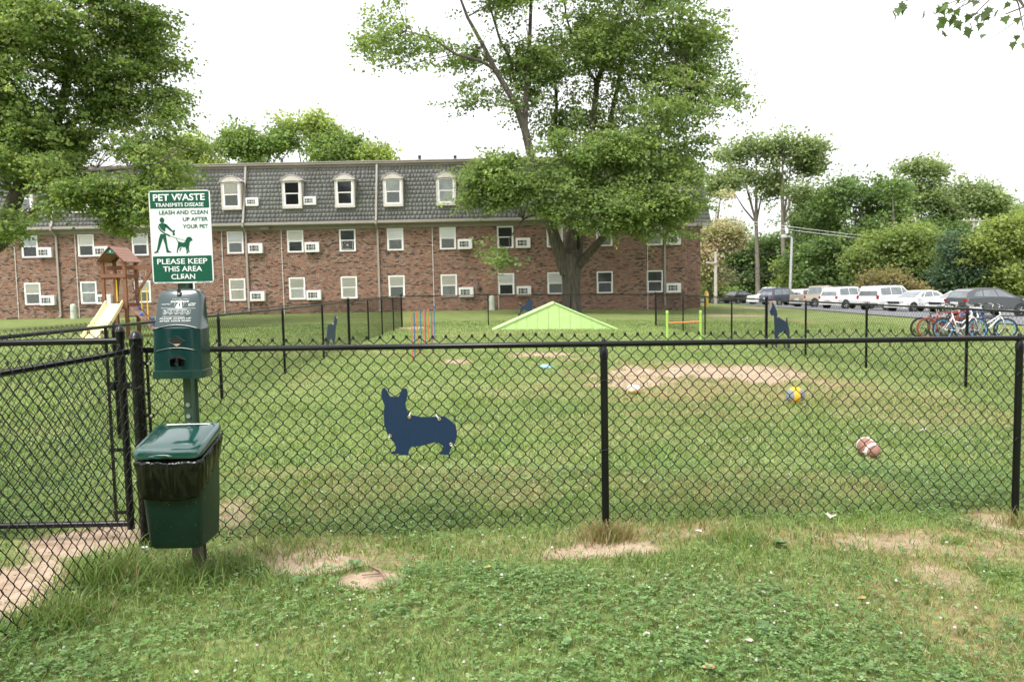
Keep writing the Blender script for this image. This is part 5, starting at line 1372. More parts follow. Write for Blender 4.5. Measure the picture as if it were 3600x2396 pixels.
for zc_, nm in ((1.284, 'upper_opening'), (1.187, 'lower_opening')):
    hw, hh_ = .046, .028; y = yF(zc_)
    o = flat([[(dx - hw, zc_), (dx, zc_ - hh_), (dx + hw, zc_), (dx, zc_ + hh_)]], y - .0015, nm, M_blackh, disp)
    rim = MB().tube([(dx - hw, y - .001, zc_), (dx, y - .001, zc_ - hh_), (dx + hw, y - .001, zc_), (dx, y - .001, zc_ + hh_), (dx - hw, y - .001, zc_)], .0022, 5); S(rim).build('rim', M_green, o)
    if nm[0] == 'u': flat([[(dx - hw * .45, zc_ - hh_ * .52), (dx, zc_ - hh_ * .97), (dx + hw * .45, zc_ - hh_ * .52)]], y - .0021, 'bag_box', M_card, o)
    else:
        for s in (-1, 1):
            m = MB(); N = 6
            for k in range(N):
                t0, t1 = k / N, (k + 1) / N
                m.add([(dx + s * (.004 + .036 * t0), y - .004 - .012 * (k % 2), zc_ + .010 - .01 * t0), (dx + s * (.004 + .036 * t1), y - .004 - .012 * ((k + 1) % 2), zc_ + .010 - .01 * t1),
                       (dx + s * (.010 + .022 * t1), y - .012 - .010 * ((k + 1) % 2), zc_ - .024 - .012 * math.sin(t1 * 3)), (dx + s * (.010 + .022 * t0), y - .012 - .010 * (k % 2), zc_ - .024 - .012 * math.sin(t0 * 3))], [(0, 1, 2, 3)])
            S(m).build('bag_end', M_bag, o, smooth='all', recalc=False)
# keyhole notch with bolt
flat([[(dx - .0115 * math.cos(a) if True else 0, 1.528 - .0135 + .0135 * math.sin(a)) for a in np.linspace(PI, 2*PI, 9)][::-1][::-1] + [(dx - .010, 1.5555), (dx + .010, 1.5555)][::1]], 4.079, 'keyhole', M_blackh, disp)
S(MB().lathe([(.001, -.006), (.006, -.005), (.008, 0)], (dx, 4.077, 1.530), 10, 'y')).build('bolt', M_rivet, disp, smooth=True)
def dpt(x, y):
    q = at(480 + x / 4.807, 1000 + y / 4.807, 4.06); return q.x, q.z
yT = lambda z: yF(z) - .0018
def dtext(s, x0, x1, y0, y1, bold=.01, shear=0.):
    a, b = dpt(x0, y1), dpt(x1, y0); text(s, a[0], b[0], a[1], b[1], yT, M_print, disp, bold=bold, shear=shear)
dtext('The Clean Solution to Dog Pollution', 585, 870, 238, 256, .01, .1); dtext('DOGIPOT', 570, 875, 270, 306, .035); dtext('COURTESY', 412, 575, 322, 342, .01, .2); dtext('LITTER', 872, 990, 309, 331, .02, .2); dtext('BAGS', 868, 980, 335, 358, .02, .2)
dtext('PLEASE CLEAN UP', 416, 944, 551, 586, .014, .18); dtext('AFTER YOUR DOG!', 413, 940, 592, 628, .014, .18)
prn = MB()
def strip(x0, y0, x1, y1, w=1.6):
    dx_, dy_ = x1 - x0, y1 - y0; L = math.hypot(dx_, dy_); nx, ny = -dy_ / L * w, dx_ / L * w
    q = [dpt(x0 + nx, y0 + ny), dpt(x1 + nx, y1 + ny), dpt(x1 - nx, y1 - ny), dpt(x0 - nx, y0 - ny)]
    prn.add([(a, yT(b), b) for a, b in q], [(0, 1, 2, 3)])
strip(412, 398, 1000, 398, 2); strip(530, 416, 855, 416, 3.2); strip(455, 538, 830, 538, 2.5)
for k in range(24):
    a0, a1 = 2*PI*k/24, 2*PI*(k+1)/24; strip(715 + 76*math.cos(a0), 333 + 70*math.sin(a0), 715 + 76*math.cos(a1), 333 + 70*math.sin(a1), 1.8)
for x0 in (457, 552, 650, 744, 840):
    for e in ((0, 426, 78, 426), (78, 426, 78, 480), (78, 480, 0, 480), (0, 480, 0, 426)): strip(x0 + e[0], e[1], x0 + e[2], e[3], 1.5)
    for k in range(5): strip(x0 + 10 + random.uniform(0, 20), 435 + k * 9, x0 + 45 + random.uniform(0, 25), 435 + random.uniform(0, 40), 1.6)
    strip(x0 + 4, 490, x0 + 74, 490, 1.8); strip(x0 + 10, 500, x0 + 55, 500, 1.6)
for poly in ([(660, 395), (668, 350), (690, 310), (712, 318), (705, 355), (722, 395)], [(722, 395), (735, 340), (728, 305), (745, 295), (757, 330), (765, 395)], [(690, 300), (705, 285), (728, 285), (735, 300), (715, 312)]):
    q = [dpt(*p) for p in reversed(poly)]; prn.add([(a, yT(b) - .0002, b) for a, b in q], [tuple(range(len(q)))])
S(prn).build('printed_emblem', M_print, disp, recalc=False)

# bin
bxc = -1.738
def rr3(cx, cy, hx, hy, r, z, n=4, tilt=0.):
    out = []
    for sx_, sy_, a0 in ((1, -1, -PI/2), (1, 1, 0), (-1, 1, PI/2), (-1, -1, PI)):
        for k in range(n + 1):
            a = a0 + PI/2*k/n; x = cx + sx_ * (hx - r) + r*math.cos(a); y = cy + sy_ * (hy - r) + r*math.sin(a); out.append((x, y, z + tilt * (y - cy)))
    return out
wbin = S(MB().loft([rr3(bxc, 3.96, .125, .118, .03, .236), rr3(bxc, 3.96, .138, .128, .035, .25), rr3(bxc, 3.957, .148, .140, .035, .45), rr3(bxc, 3.942, .158, .148, .035, .70, tilt=.28), rr3(bxc, 3.938, .160, .152, .035, .735, tilt=.28)])).build('waste_bin', M_bin, station, smooth=True)
ln = MB()
def linr(f, z, amp, drop, row):
    out = []
    for k in range(168):
        a = 2*PI*k/168; c, s = math.cos(a), math.sin(a); e = (abs(c)**9 + abs(s)**9) ** (-1/9)
        hx, hy = .166, .158
        fold = (float(vnoise(k * .62 + row * .35, row * .45 + 3)) - .5) * 1.0 + (float(vnoise(k * .23 - row * .3, row * .3 + 9)) - .5) * 1.0
        w = 1 + amp * fold
        x = bxc + c * e * hx * w * f; y = 3.938 + s * e * hy * w * f
        out.append((x, y, z + .28 * (y - 3.938) + drop * (.5 - .5 * s) + amp * .10 * fold))
    return out
ln.loft([linr(.97, .742, .02, 0, 0), linr(1.035, .744, .09, 0, 1), linr(1.05, .730, .10, 0, 2), linr(1.045, .712, .08, -.005, 3), linr(1.035, .695, .06, -.015, 4), linr(1.025, .68, .05, -.03, 5), linr(1.01, .668, .045, -.05, 6), linr(.995, .658, .04, -.07, 7), linr(.98, .65, .035, -.09, 8), linr(.968, .645, .035, -.105, 9), linr(.95, .648, .02, -.108, 10)], cap=False)
S(ln).build('liner_bag', M_bag, wbin, smooth='all', recalc=False)
S(MB().loft([[(bxc + .028 + .017*math.cos(a), 3.79 + .002 * math.cos(a), .565 + .011*math.sin(a)) for a in np.linspace(0, 2*PI, 12, endpoint=False)], [(bxc + .028 + .015*math.cos(a), 3.786, .565 + .009*math.sin(a)) for a in np.linspace(0, 2*PI, 12, endpoint=False)]])).build('sticker', pm('sky_blue_sticker', (.05, .32, .62), .4), wbin)
TLT = .26
lid = S(MB().loft([rr3(bxc, 3.935, .166, .158, .04, .752, tilt=TLT), rr3(bxc, 3.935, .172, .164, .042, .758, tilt=TLT), rr3(bxc, 3.935, .174, .166, .044, .782, tilt=TLT), rr3(bxc, 3.935, .166, .158, .042, .797, tilt=TLT), rr3(bxc, 3.935, .150, .142, .040, .799, tilt=TLT), rr3(bxc, 3.935, .146, .138, .038, .795, tilt=TLT), rr3(bxc, 3.935, .140, .132, .036, .800, tilt=TLT), rr3(bxc, 3.935, .07, .07, .03, .806, tilt=TLT)])).build('lid', M_lid, wbin, smooth=True)
S(MB().loft([[(bxc - .02 + .060*math.cos(a) * s, 3.767 + o, .727 + .010*math.sin(a) * s) for a in np.linspace(0, 2*PI, 16, endpoint=False)] for s, o in ((1, .01), (1, -.004), (.8, -.010))])).build('lid_handle', M_lid, lid, smooth=True)
em = MB()
for k in range(20):
    a0, a1 = 2*PI*k/20, 2*PI*(k+1)/20
    for rr in (.040,):
        em.tube([(bxc + .01 + rr*1.25*math.cos(a0), 3.96 + rr*math.sin(a0), .8065 + TLT*(.012 + rr*math.sin(a0))), (bxc + .01 + rr*1.25*math.cos(a1), 3.96 + rr*math.sin(a1), .8065 + TLT*(.012 + rr*math.sin(a1)))], .0012, 4)
for k in range(5): em.tube([(bxc - .02 + k*.014, 3.935, .806 + TLT*-.013), (bxc - .012 + k*.012, 3.985, .806 + TLT*.037)], .0012, 4)
S(em).build('embossed_emblem', M_lid, lid)

# ------------------------------------------------------------------ playset
PS = Vector((-13.63, 26.9, 0))
play = thing('playset', 'wooden playset with yellow slide, gabled roof and climbing wall', 'playset', PS)
M_cedar = pm('cedar', (.20, .085, .045), .75, .25, 5., stretch=(4, 4, .6)); M_plank = pm('roof_plank', (.33, .185, .15), .8, .2, 6., stretch=(1, 5, 1))
M_slide = pm('slide_plastic', (.86, .78, .42), .35, .06, 3.); M_sland = pm('slide_end', (.80, .42, .06), .45, .1, 3.)
hw, hd = .375, .40
for sx_ in (-1, 1):
    for sy_ in (-1, 1): MB().box(sx_*hw - .05, sx_*hw + .05, sy_*hd - .05, sy_*hd + .05, -.1, 2.68).build('post', M_cedar, play)
for sy_ in (-1, 1):
    MB().box(-hw - .06, hw + .06, sy_*hd + (-.09 if sy_ < 0 else .052), sy_*hd + (-.052 if sy_ < 0 else .09), 2.08, 2.2).build('rail', M_cedar, play)
    MB().box(-hw - .06, hw + .06, sy_*hd + (-.09 if sy_ < 0 else .052), sy_*hd + (-.052 if sy_ < 0 else .09), 1.0, 1.16).build('rim_joist', M_cedar, play)
for sx_ in (-1, 1):
    MB().box(sx_*hw + (-.09 if sx_ < 0 else .052), sx_*hw + (-.052 if sx_ < 0 else .09), -hd, hd, 2.06, 2.18).build('rail', M_cedar, play)
    MB().box(sx_*hw + (-.09 if sx_ < 0 else .052), sx_*hw + (-.052 if sx_ < 0 else .09), -hd, hd, 1.0, 1.16).build('rim_joist', M_cedar, play)
for k in range(6): MB().box(-hw - .04, hw + .04, -hd + k*.135, -hd + k*.135 + .125, 1.163, 1.19).build('deck_board', M_cedar, play)
for sx_ in (-1, 1):     # roof slopes of overlapping planks
    for k in range(5):
        t0, t1 = k / 5, (k + 1) / 5 + .03
        x0, z0 = sx_ * (.02 + .46 * t0), 3.14 - .50 * t0; x1, z1 = sx_ * (.02 + .46 * t1), 3.14 - .50 * t1 + .012
        m = MB().add([(x0, -.62, z0), (x0, .62, z0), (x1, .62, z1), (x1, -.62, z1), (x0, -.62, z0 - .022), (x0, .62, z0 - .022), (x1, .62, z1 - .03), (x1, -.62, z1 - .03)], [(0, 1, 2, 3), (7, 6, 5, 4), (0, 4, 5, 1), (1, 5, 6, 2), (2, 6, 7, 3), (3, 7, 4, 0)])
        m.build('roof_plank', M_plank, play)
    for y in (-.5, .5): MB().beam((0, y, 3.08), (sx_ * .44, y, 2.60), .04, .09, (0, 1, 0)).build('rafter', M_cedar, play)
pl = MB().prism([(-.16, 2.90), (.16, 2.90), (.05, 3.04), (-.05, 3.04)], -.56, -.535).build('name_plate', pm('plate_green', (.01, .16, .12), .5), play)
MB().prism([(-.012, 2.93), (.012, 2.93), (.012, 3.0), (-.012, 3.0)], -.566, -.561).build('plate_mark', M_print, pl)
# slide
s0, s1 = Vector((-.02, -hd - .05, 1.17)), Vector((.62, -3.25, .10))
rings = []
for t in np.linspace(0, 1, 9):
    c = s0.lerp(s1, t); z = 1.17 - 1.0 * (t ** 1.0) if t < .85 else .32 - (t - .85) * 1.1
    z = 1.17 + (.13 - 1.17) * t + .05 * math.sin(t * PI) * -1
    w, h = .31, .13
    rings.append([(c.x - w, c.y, z + h), (c.x - w + .05, c.y, z + h), (c.x - w + .08, c.y, z + .02), (c.x + w - .08, c.y, z + .02), (c.x + w - .05, c.y, z + h), (c.x + w, c.y, z + h), (c.x + w, c.y, z - .03), (c.x - w, c.y, z - .03)])
MB().loft(rings).build('slide', M_slide, play, smooth=True)
MB().bbox(s1.x - .28, s1.x + .28, s1.y - .12, s1.y + .10, -.02, .16, .03).build('slide_foot', M_sland, play)
# climbing wall
cw0, cw1 = (hw + .05, 1.12), (hw + 1.15, 0.02)
for k in range(6):
    t0, t1 = k / 6, (k + 1) / 6 - .015; L = lambda t: (cw0[0] + (cw1[0] - cw0[0]) * t, cw0[1] + (cw1[1] - cw0[1]) * t)
    a, b = L(t0), L(t1)
    MB().prism([(a[0], a[1]), (a[0] - .03, a[1] - .03), (b[0] - .03, b[1] - .03), (b[0], b[1])], -hd, hd).build('climbing_board', M_plank, play)
M_hold = pm('blue_hold', (.03, .14, .50), .5)
for t, y in ((.12, .15), (.3, -.2), (.48, .2), (.62, -.15), (.8, .1), (.9, -.25)):
    x, z = cw0[0] + (cw1[0] - cw0[0]) * t, cw0[1] + (cw1[1] - cw0[1]) * t
    MB().lathe([(.075, -.01), (.07, .03), (.04, .06), (.005, .065)], (0, 0, 0), 8).move(Matrix.Translation((x + .01, y, z + .01)) @ Matrix.Rotation(math.radians(45), 4, 'Y')).build('climbing_hold', M_hold, play, smooth=True)
MB().tube([(hw + .1, -.1, 1.9), (hw + .25, -.1, 1.1), (hw + .7, -.1, .6)], .014, 6).build('climbing_rope', M_wire, play)
# swing beam, braces and swing
MB().beam((hw - .9, .02, 2.42), (hw + 1.95, .02, 2.42), .09, .14).build('swing_beam', M_cedar, play)
for y in (-.9, .95): MB().beam((hw + 1.85, .02, 2.4), (hw + 1.95, y, -.1), .09, .09, (1, 0, 0)).build('beam_leg', M_cedar, play)
MB().beam((hw + .05, .02, 1.3), (hw + .75, .02, 2.38), .08, .08, (0, 1, 0)).build('brace', M_cedar, play)
MB().beam((-.30, .45, 2.15), (-1.05, 1.4, -.1), .10, .10, (0, 1, 0)).build('side_brace', M_cedar, play)
M_ych = pm('yellow_chain_sleeve', (.80, .55, .03), .5)
for x in (hw + .32, hw + .52):
    MB().tube([(x, .02, 2.36), (x + .01, .02, 1.75)], .010, 6).build('swing_chain', M_steel, play)
    MB().tube([(x + .01, .02, 1.75), (x + .02, -.02, .55)], .022, 6).build('chain_sleeve', M_ych, play)
MB().beam((hw + .28, -.02, .53), (hw + .60, -.02, .53), .18, .03).build('swing_seat', M_ych, play)
MB().tube([(.02, -.30, 2.0), (.03, -.32, 1.25)], .02, 6).build('grab_chain', M_ych, play)

# ------------------------------------------------------------------ parked cars
M_tyre = pm('tyre', (.02, .02, .02), .8); M_rim = pm('wheel_rim', (.55, .55, .56), .35, .1, 5., metal=.6)
M_cglass = pm('car_glass', (.17, .19, .20), .08, .3, 2., coat=.5); M_tail = pm('tail_lamp', (.34, .015, .012), .25); M_head = pm('head_lamp', (.70, .72, .74), .15); M_trimb = pm('black_trim', (.02, .02, .022), .5); M_plate = pm('licence_plate', (.65, .66, .68), .5)  # car glass base lightened to stand for reflected sky
def car(label, kind, col, px, D, heading, rough=.25, metal=0.):
    X = at(px, 1085, D).x; Z = float(gz(X, D)) + .045
    t = thing('parked_' + {'suv': 'suv', 'sedan': 'car', 'pickup': 'pickup', 'hatch': 'car', 'van': 'suv'}[kind], label, {'suv': 'SUV', 'van': 'SUV', 'sedan': 'car', 'pickup': 'pickup', 'hatch': 'car'}[kind], (X, D, Z), math.radians(heading), 'vehicles parked in the car park')
    mp = pm('car_paint', col, rough, .04, 2., metal=metal, coat=.6)
    spec = {
      'suv': (4.75, 1.9, [(-2.37,.36),(-2.38,.75),(-2.30,1.04),(1.05,1.06),(1.9,.98),(2.25,.85),(2.37,.62),(2.37,.36)], [(-2.28,1.02),(-2.16,1.45),(-2.0,1.72),(-.4,1.78),(.15,1.72),(1.05,1.05)], [[(-1.95,1.12),(-1.85,1.62),(-.95,1.66),(-.95,1.12)],[(-.88,1.12),(-.88,1.67),(.02,1.65),(.05,1.12)],[(.12,1.12),(.10,1.64),(.22,1.6),(.85,1.12)]], -1.45, 1.42, .36),
      'van': (4.85, 1.95, [(-2.42,.38),(-2.43,.8),(-2.36,1.08),(1.2,1.1),(2.0,1.04),(2.36,.9),(2.42,.62),(2.42,.38)], [(-2.34,1.06),(-2.28,1.5),(-2.18,1.80),(-.4,1.84),(.35,1.78),(1.15,1.09)], [[(-2.02,1.16),(-1.98,1.66),(-1.0,1.7),(-1.0,1.16)],[(-.92,1.16),(-.92,1.7),(.12,1.68),(.15,1.16)],[(.22,1.16),(.2,1.67),(.38,1.64),(.95,1.16)]], -1.5, 1.48, .37),
      'sedan': (4.5, 1.76, [(-2.22,.32),(-2.25,.7),(-2.15,.96),(-1.5,1.02),(1.1,.94),(1.9,.80),(2.2,.66),(2.25,.32)], [(-1.75,.99),(-1.1,1.38),(-.5,1.47),(.15,1.43),(1.25,.92)], [[(-1.35,1.05),(-1.0,1.30),(-.62,1.36),(-.62,1.03)],[(-.55,1.03),(-.55,1.37),(.0,1.36),(.3,1.02),(.3,1.0)],[(.38,1.0),(.1,1.34),(.2,1.32),(.85,.99)]], -1.35, 1.38, .32),
      'hatch': (4.15, 1.72, [(-2.02,.36),(-2.06,.8),(-1.98,1.02),(-.5,1.06),(1.0,1.0),(1.75,.82),(2.02,.66),(2.07,.36)], [(-1.95,1.0),(-1.75,1.38),(-1.4,1.5),(-.3,1.56),(.2,1.50),(1.55,.88)], [[(-1.5,1.12),(-1.3,1.36),(-.95,1.42),(-.95,1.1)],[(-.88,1.1),(-.88,1.43),(-.2,1.45),(-.05,1.08)],[(.02,1.08),(-.12,1.45),(.15,1.42),(1.0,1.0)]], -1.3, 1.28, .31),
      'pickup': (5.6, 2.0, [(-2.78,.50),(-2.8,.9),(-2.78,1.16),(-.75,1.16),(1.1,1.14),(2.0,1.10),(2.65,1.0),(2.8,.7),(2.78,.50)], [(-.72,1.14),(-.62,1.86),(.2,1.92),(.55,1.86),(1.25,1.13)], [[(-.55,1.24),(-.5,1.76),(-.05,1.8),(-.05,1.24)],[(.02,1.24),(.02,1.8),(.35,1.78),(.95,1.24)]], -1.75, 1.85, .40)}[kind]
    L, W, body, cab, wins, xr, xf, R = spec
    shr = lambda p, k: [(x * (1 - k), z * (1 - k * .6) + .2 * k) for x, z in p]
    h = W / 2
    rings = [[(x, y, z) for x, z in shr(body, s)] for y, s in ((-h, .045), (-h + .10, 0), (h - .10, 0), (h, .045))]
    b = MB().loft(rings).build('body', mp, t, smooth=True)
    zb, zt = min(z for _, z in cab), max(z for _, z in cab); hwf = lambda z: (h - .07) - (.20 * (z - zb) / (zt - zb))
    cb = MB().loft([[(x, -hwf(z), z) for x, z in cab], [(x, hwf(z), z) for x, z in cab]]).build('cabin', mp, t, smooth=False)
    for w in wins:
        for s in (-1, 1): MB().add([(x, s * (hwf(z) + .012), z) for x, z in w] + [(x, s * (hwf(z) - .01), z) for x, z in w], [tuple(range(len(w)))] + [(i, (i+1) % len(w), (i+1) % len(w) + len(w), i + len(w)) for i in range(len(w))]).build('side_window', M_cglass, t)
    def across(p, q, ins, n):
        d = Vector((q[0] - p[0], 0, q[1] - p[1])); nn = Vector((-d.z, 0, d.x)).normalized() * .012
        if n > 0: nn = -nn
        a, c = .1, .9
        pts = []
        for k in (a, c):
            x, z = p[0] + d.x * k, p[1] + d.z * k; hw_ = hwf(z) - ins
            pts.append(((x, -hw_, z), (x, hw_, z)))
        vs = [pts[0][0], pts[0][1], pts[1][1], pts[1][0]]
        return MB().add([tuple(Vector(v) + nn) for v in vs] + [tuple(Vector(v) - nn) for v in vs], [(0, 1, 2, 3), (7, 6, 5, 4), (0, 4, 5, 1), (1, 5, 6, 2), (2, 6, 7, 3), (3, 7, 4, 0)])
    across(cab[-1], cab[-2], .06, 1).build('windshield', M_cglass, t)
    across(cab[0], cab[1], .08, -1).build('rear_window', M_cglass, t)
    for x in (xr, xf):
        for s in (-1, 1):
            MB().lathe([(R + .075, s * (h - .06)), (R + .075, s * (h + .004)), (.02, s * (h + .004))], (x, 0, R), 18, 'y').build('wheel_arch', M_trimb, t)
            wh = MB().lathe([(R * .62, s * (h - .16)), (R, s * (h - .14)), (R, s * (h - .0)), (R * .92, s * (h + .02)), (R * .64, s * (h + .022))], (x, 0, R), 18, 'y').build('wheel', M_tyre, t, smooth=True)
            rm = MB().lathe([(R * .64, s * (h + .0)), (R * .64, s * (h + .026)), (R * .55, s * (h + .012)), (.02, s * (h + .012))], (x, 0, R), 18, 'y')
            for k in range(5): a = 2*PI*k/5; rm.beam((x, s * (h + .018), R), (x + R*.58*math.cos(a), s * (h + .022), R + R*.58*math.sin(a)), .05, .014, (0, 1, 0))
            rm.build('rim', M_rim, wh)
    zt_ = {'suv': (.84, 1.04), 'van': (.88, 1.14), 'sedan': (.76, .90), 'hatch': (.84, .98), 'pickup': (.84, 1.10)}[kind]
    for s in (-1, 1):
        MB().box(-L/2 - .005, -L/2 + .16, s * (h - .12) - .07, s * (h - .12) + .08, *zt_).build('taillight', M_tail, t)
        MB().box(L/2 - .22, L/2 - .02, s * (h - .28) - .17, s * (h - .28) + .17, zt_[0] - .04, zt_[0] + .10).build('headlight', M_head, t)
        MB().box(cab[-1][0] - .35, cab[-1][0] - .2, s * (h + .02) - .08 + s * .08, s * (h + .02) + .08 + s * .08, zb + .05, zb + .2).build('mirror', mp if kind != 'pickup' else M_trimb, t)
    MB().bbox(-L/2 - .05, -L/2 + .1, -h + .08, h - .08, .38, .58, .03).build('rear_bumper', M_trimb if kind == 'van' else (M_rim if kind == 'pickup' else mp), t)
    MB().bbox(L/2 - .12, L/2 + .04, -h + .1, h - .1, .34, .54, .03).build('front_bumper', M_trimb if kind == 'suv' else mp, t)
    MB().box(-L/2 - .058, -L/2 - .01, -.26, .26, .68, .82).build('licence_plate', M_plate, t)
    MB().box(L/2 - .04, L/2 + .012, -.45, .45, .60, .76).build('grille', M_trimb, t)
    dl = MB()
    for x in ((wins[-1][0][0] - .03), (wins[0][-1][0] + .03)):
        for s in (-1, 1): dl.box(x - .008, x + .008, s * (h - .035) - .012, s * (h - .035) + .012, .45, zb)
    dl.build('door_seams', M_trimb, t)
    if kind == 'pickup':
        MB().box(-2.7, -.85, -h + .16, h - .16, 1.1, 1.175).build('cargo_bed', M_trimb, t)
        MB().box(-2.812, -2.79, -.72, .72, .72, 1.12).build('tailgate', pm('tailgate_paint', tuple(c * .55 for c in col), .4), t)
    if kind in ('suv', 'van'):
        for s in (-1, 1): MB().tube([(-1.6, s * .62, zt - .03), (-1.5, s * .62, zt + .05), (.0, s * .62, zt + .05), (.1, s * .62, zt - .03)], .025, 6).build('roof_rack', M_trimb, t)
    return t
WHT = (.78, .78, .78)
car('black sedan with red tail lights, leftmost in the car park', 'sedan', (.03, .03, .035), 2604, 90, 30)
car('white pickup truck facing left, behind the dark blue SUV', 'pickup', WHT, 2712, 85, 206)
car('dark blue compact SUV left of the beige pickup', 'suv', (.045, .06, .10), 2752, 79, 26)
car('white SUV mostly hidden behind the beige pickup bed', 'suv', (.70, .68, .64), 2850, 80, 26)
car('beige pickup truck with dark tailgate turned toward the fence', 'pickup', (.50, .44, .36), 2885, 69, 24)
car('white SUV with orange-red tail lights between beige pickup and silver-backed SUV', 'suv', WHT, 2985, 62, 25)
car('boxy white SUV with square red tail lights, right of centre', 'van', (.74, .74, .75), 3130, 57, 25)
car('white sedan facing left beside the boxy white SUV', 'sedan', WHT, 3225, 53, 202)
car('white car mostly hidden between white sedan and grey hatchback', 'sedan', (.72, .72, .72), 3375, 51, 200)
car('dark grey hatchback, rightmost car, behind the bicycles', 'hatch', (.075, .08, .09), 3472, 42.5, 10)

# ------------------------------------------------------------------ bicycles
M_chrome = pm('chrome', (.6, .6, .6), .25, .1, 9., metal=.9); M_sad = pm('saddle_black', (.02, .02, .02), .5)
def bike(label, frame, rimc, px, D, heading, lean=.0, step=False, saddle=None, tyre=None):
    q = at(px, 1190, D); t = thing('bicycle', label, 'bicycle', (q.x, D, float(gz(q.x, D))), 0, 'bicycles leaning together by the fence')
    t.rotation_euler = (lean, 0, math.radians(heading))
    mf = pm('bike_paint', frame, .35, .06, 8., coat=.4); mr = pm('bike_rim', rimc, .4, .06); mt = M_tyre if tyre is None else pm('bike_tyre', tyre, .7)
    R = .325
    def ringp(cx, r): return [(cx + r*math.cos(a), 0, R + r*math.sin(a)) for a in np.linspace(0, 2*PI, 29)]
    for cx in (-.52, .52):
        w = MB().tube(ringp(cx, R - .024), .024, 7, cap=False).build('wheel', mt, t, smooth='all')
        MB().tube(ringp(cx, R - .058), .014, 6, cap=False).build('rim', mr, w, smooth='all')
        sp_ = MB()
        for k in range(14): a = 2*PI*k/14; sp_.tube([(cx, (-1)**k * .02, R), (cx + (R - .06)*math.cos(a), 0, R + (R - .06)*math.sin(a))], .0022, 3)
        sp_.lathe([(.022, -.04), (.022, .04)], (cx, 0, R), 8, 'y'); sp_.build('spokes', M_chrome, w)
    bb, st_, hd, ax_ = (-.08, 0, .28), (-.24, 0, .80), (.34, 0, .86), (-.52, 0, R); hl = (.385, 0, .70)
    f = MB()
    top = [(-.17, 0, .55), (.05, 0, .50), (.36, 0, .74)] if step else [(-.225, 0, .74), (.345, 0, .82)]
    f.tube(top, .019, 8).tube([bb, (.10, 0, .36) if step else (.15, 0, .5), hl], .022, 8).tube([bb, st_], .018, 8).tube([hd, hl], .022, 8)
    for s in (-1, 1): f.tube([bb, (-.3, s * .05, .30), (ax_[0], s * .06, R)], .011, 6).tube([(-.21, 0, .70), (-.3, s * .05, .58), (ax_[0], s * .06, R)], .010, 6)
    f.build('frame', mf, t, smooth='all')
    fk = MB()
    for s in (-1, 1): fk.tube([(.39, s * .02, .68), (.44, s * .055, .60), (.52, s * .055, R)], .014, 6)
    fk.build('fork', mf, t, smooth='all')
    MB().tube([(.33, 0, .86), (.315, 0, .97), (.37, 0, 1.0)], .014, 6).tube([(.30, -.31, 1.03), (.36, -.16, 1.03), (.37, 0, 1.0), (.36, .16, 1.03), (.30, .31, 1.03)], .012, 6).build('handlebar', M_chrome, t, smooth='all')
    for s in (-1, 1): MB().tube([(.31, s * .2, 1.03), (.29, s * .33, 1.03)], .02, 8).build('grip', M_sad, t)
    sd = MB().tube([st_, (-.27, 0, .93)], .013, 6); sd.build('seat_post', M_chrome, t)
    MB().loft([[(-.42, -.08, .945), (-.42, .08, .945), (-.40, .08, .985), (-.40, -.08, .985)], [(-.30, -.065, .94), (-.30, .065, .94), (-.30, .05, .98), (-.30, -.05, .98)], [(-.12, -.02, .945), (-.12, .02, .945), (-.12, .015, .975), (-.12, -.015, .975)]]).build('saddle', M_sad if not saddle else pm('saddle', saddle, .5), t, smooth=True)
    cr_ = MB().lathe([(.10, -.008), (.10, .008), (.06, .012)], (bb[0], -.05, bb[2]), 18, 'y').tube([bb, (.0, -.08, .14)], .01, 6).tube([bb, (-.16, .08, .42)], .01, 6).box(-.03, .04, -.15, -.08, .125, .15).box(-.19, -.12, .08, .15, .41, .435)
    cr_.build('crank', M_chrome, t)
    return t
bike('black mountain bicycle at the left of the bicycle cluster', (.03, .03, .035), (.05, .05, .05), 3290, 23.6, 4, .05, saddle=(.02, .02, .02))
bike('bicycle with rust-red tyres just right of the black one', (.30, .05, .03), (.35, .08, .04), 3322, 23.25, -4, -.04, tyre=(.22, .06, .04))
bike('bright red framed bicycle in the middle of the cluster', (.55, .02, .03), (.4, .4, .4), 3362, 23.9, 8, .08, saddle=(.6, .55, .5))
bike('white step-through bicycle with light blue rims in front', (.78, .80, .82), (.10, .32, .62), 3378, 22.6, 2, -.10, step=True)
bike('white bicycle with light blue rims at the right of the cluster', (.76, .78, .80), (.12, .35, .65), 3462, 22.75, -16, .10, step=True, saddle=(.7, .68, .66))
bike('blue framed bicycle wedged in the middle of the cluster', (.03, .07, .28), (.3, .3, .3), 3402, 23.55, -9, .05, saddle=(.03, .03, .03))
bike('silver framed bicycle leaning behind the red one', (.45, .46, .47), (.4, .4, .4), 3340, 24.1, 14, -.06)
bike('dark bicycle at the back right of the cluster', (.05, .06, .07), (.45, .45, .42), 3452, 24.4, 12, .06)

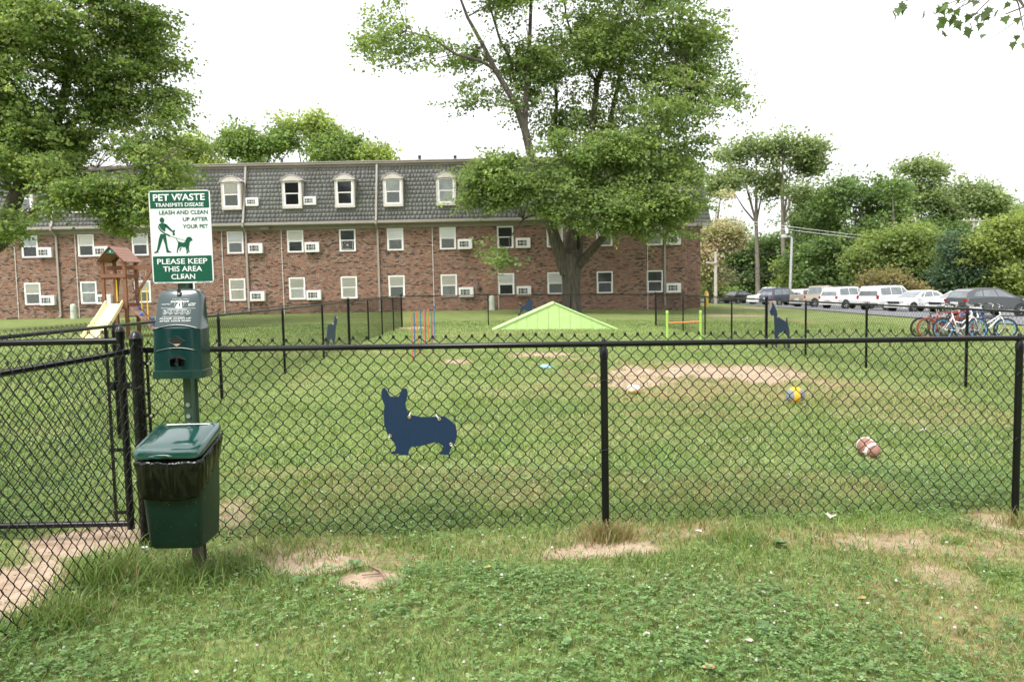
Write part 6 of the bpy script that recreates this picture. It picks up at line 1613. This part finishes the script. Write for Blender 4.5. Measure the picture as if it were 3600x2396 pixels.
# ------------------------------------------------------------------ fallen leaves, twig, scraps
def leaflit(label, px, py, size, col, rot, lobed=False, name='fallen_leaf', cat='leaf', grp='fallen leaves and litter in the grass'):
    size *= .62; g = gp(px, py); t = thing(name, label, cat, (g.x, g.y, float(surf(g.x, g.y)) + .03), rot, grp)
    out = [(0, 0), (.18, .1), (.32, .3), (.30, .55), (.15, .85), (0, 1)] if not lobed else lobe[:10]
    m = MB(); n = len(out)
    for a, b in out: 
        for s in (-1, 0, 1): m.v.append((s * a * size, (b - .5) * size, size * (.22 * abs(s) * a * 2 + .25 * (b - .5) ** 2 + (.08 if s else 0))))
    for k in range(n - 1):
        for s in (0, 1): m.f.append((k*3 + s, k*3 + s + 1, k*3 + s + 4, k*3 + s + 3))
    ob_ = m.build('blade', pm('dry_leaf', col, .8, .25, 30.), t, recalc=False)
    MB().tube([(0, -.5 * size, size * .06), (0, -.85 * size, size * .02)], size * .02, 5).build('stalk', pm('stalk', tuple(c * .7 for c in col), .8), t)
leaflit('curled dark brown leaf in the grass below the bin', 825, 2165, .075, (.10, .055, .035), .8)
leaflit('yellow-green leaf in the clover near the centre', 1715, 2015, .075, (.42, .38, .12), 1.9)
leaflit('torn pale yellow leaf beside the left fence foot', 255, 2112, .085, (.50, .46, .16), 1.2)
leaflit('pale silvery lobed leaf caught under the front fence', 2920, 1838, .12, (.55, .52, .46), 2.6, True)
leaflit('bleached leaf scrap on the clover right of centre', 2681, 2096, .06, (.60, .55, .46), .4)
leaflit('bent cream leaf in the dry grass near the bottom centre', 2274, 2262, .07, (.62, .56, .42), 2.2)
leaflit('whitish curled leaf near the bottom right of centre', 2632, 2287, .07, (.52, .44, .38), 1.)
leaflit('olive leaf in the grass at lower right', 3030, 2125, .085, (.28, .24, .09), 1.7)
leaflit('brown curled leaf at the bottom edge', 2490, 2385, .10, (.42, .27, .17), 1.4)
leaflit('pale leaf in the grass beyond the front fence at right', 3245, 1525, .13, (.58, .54, .46), 1.6, True)
leaflit('crumpled white paper scrap beside the bin', 505, 1935, .10, (.72, .72, .74), 1.2, name='paper_scrap', cat='litter')
leaflit('flat white scrap lying in front of the fence post', 2455, 1890, .07, (.66, .62, .56), .9, name='paper_scrap', cat='litter')
a, b = gp(1296, 1988), gp(1362, 2040); m = MB().tube([a - a + Vector((0, 0, .012)), (b - a) * .5 + Vector((.012, .01, .02)), (b - a) + Vector((0, 0, .012))], [.006, .0085, .011], 7).tube([(b - a) * .62 + Vector((0, 0, .018)), (b - a) * .55 + Vector((-.09, -.02, .012))], [.006, .003], 6)
tw = m.build('twig', pm('twig_bark', (.24, .17, .12), .9, .25, 40.), None, smooth='all'); tw.location = (a.x, a.y, float(surf(a.x, a.y))); tag(tw, 'forked brown twig lying across the sandy patch', 'twig')
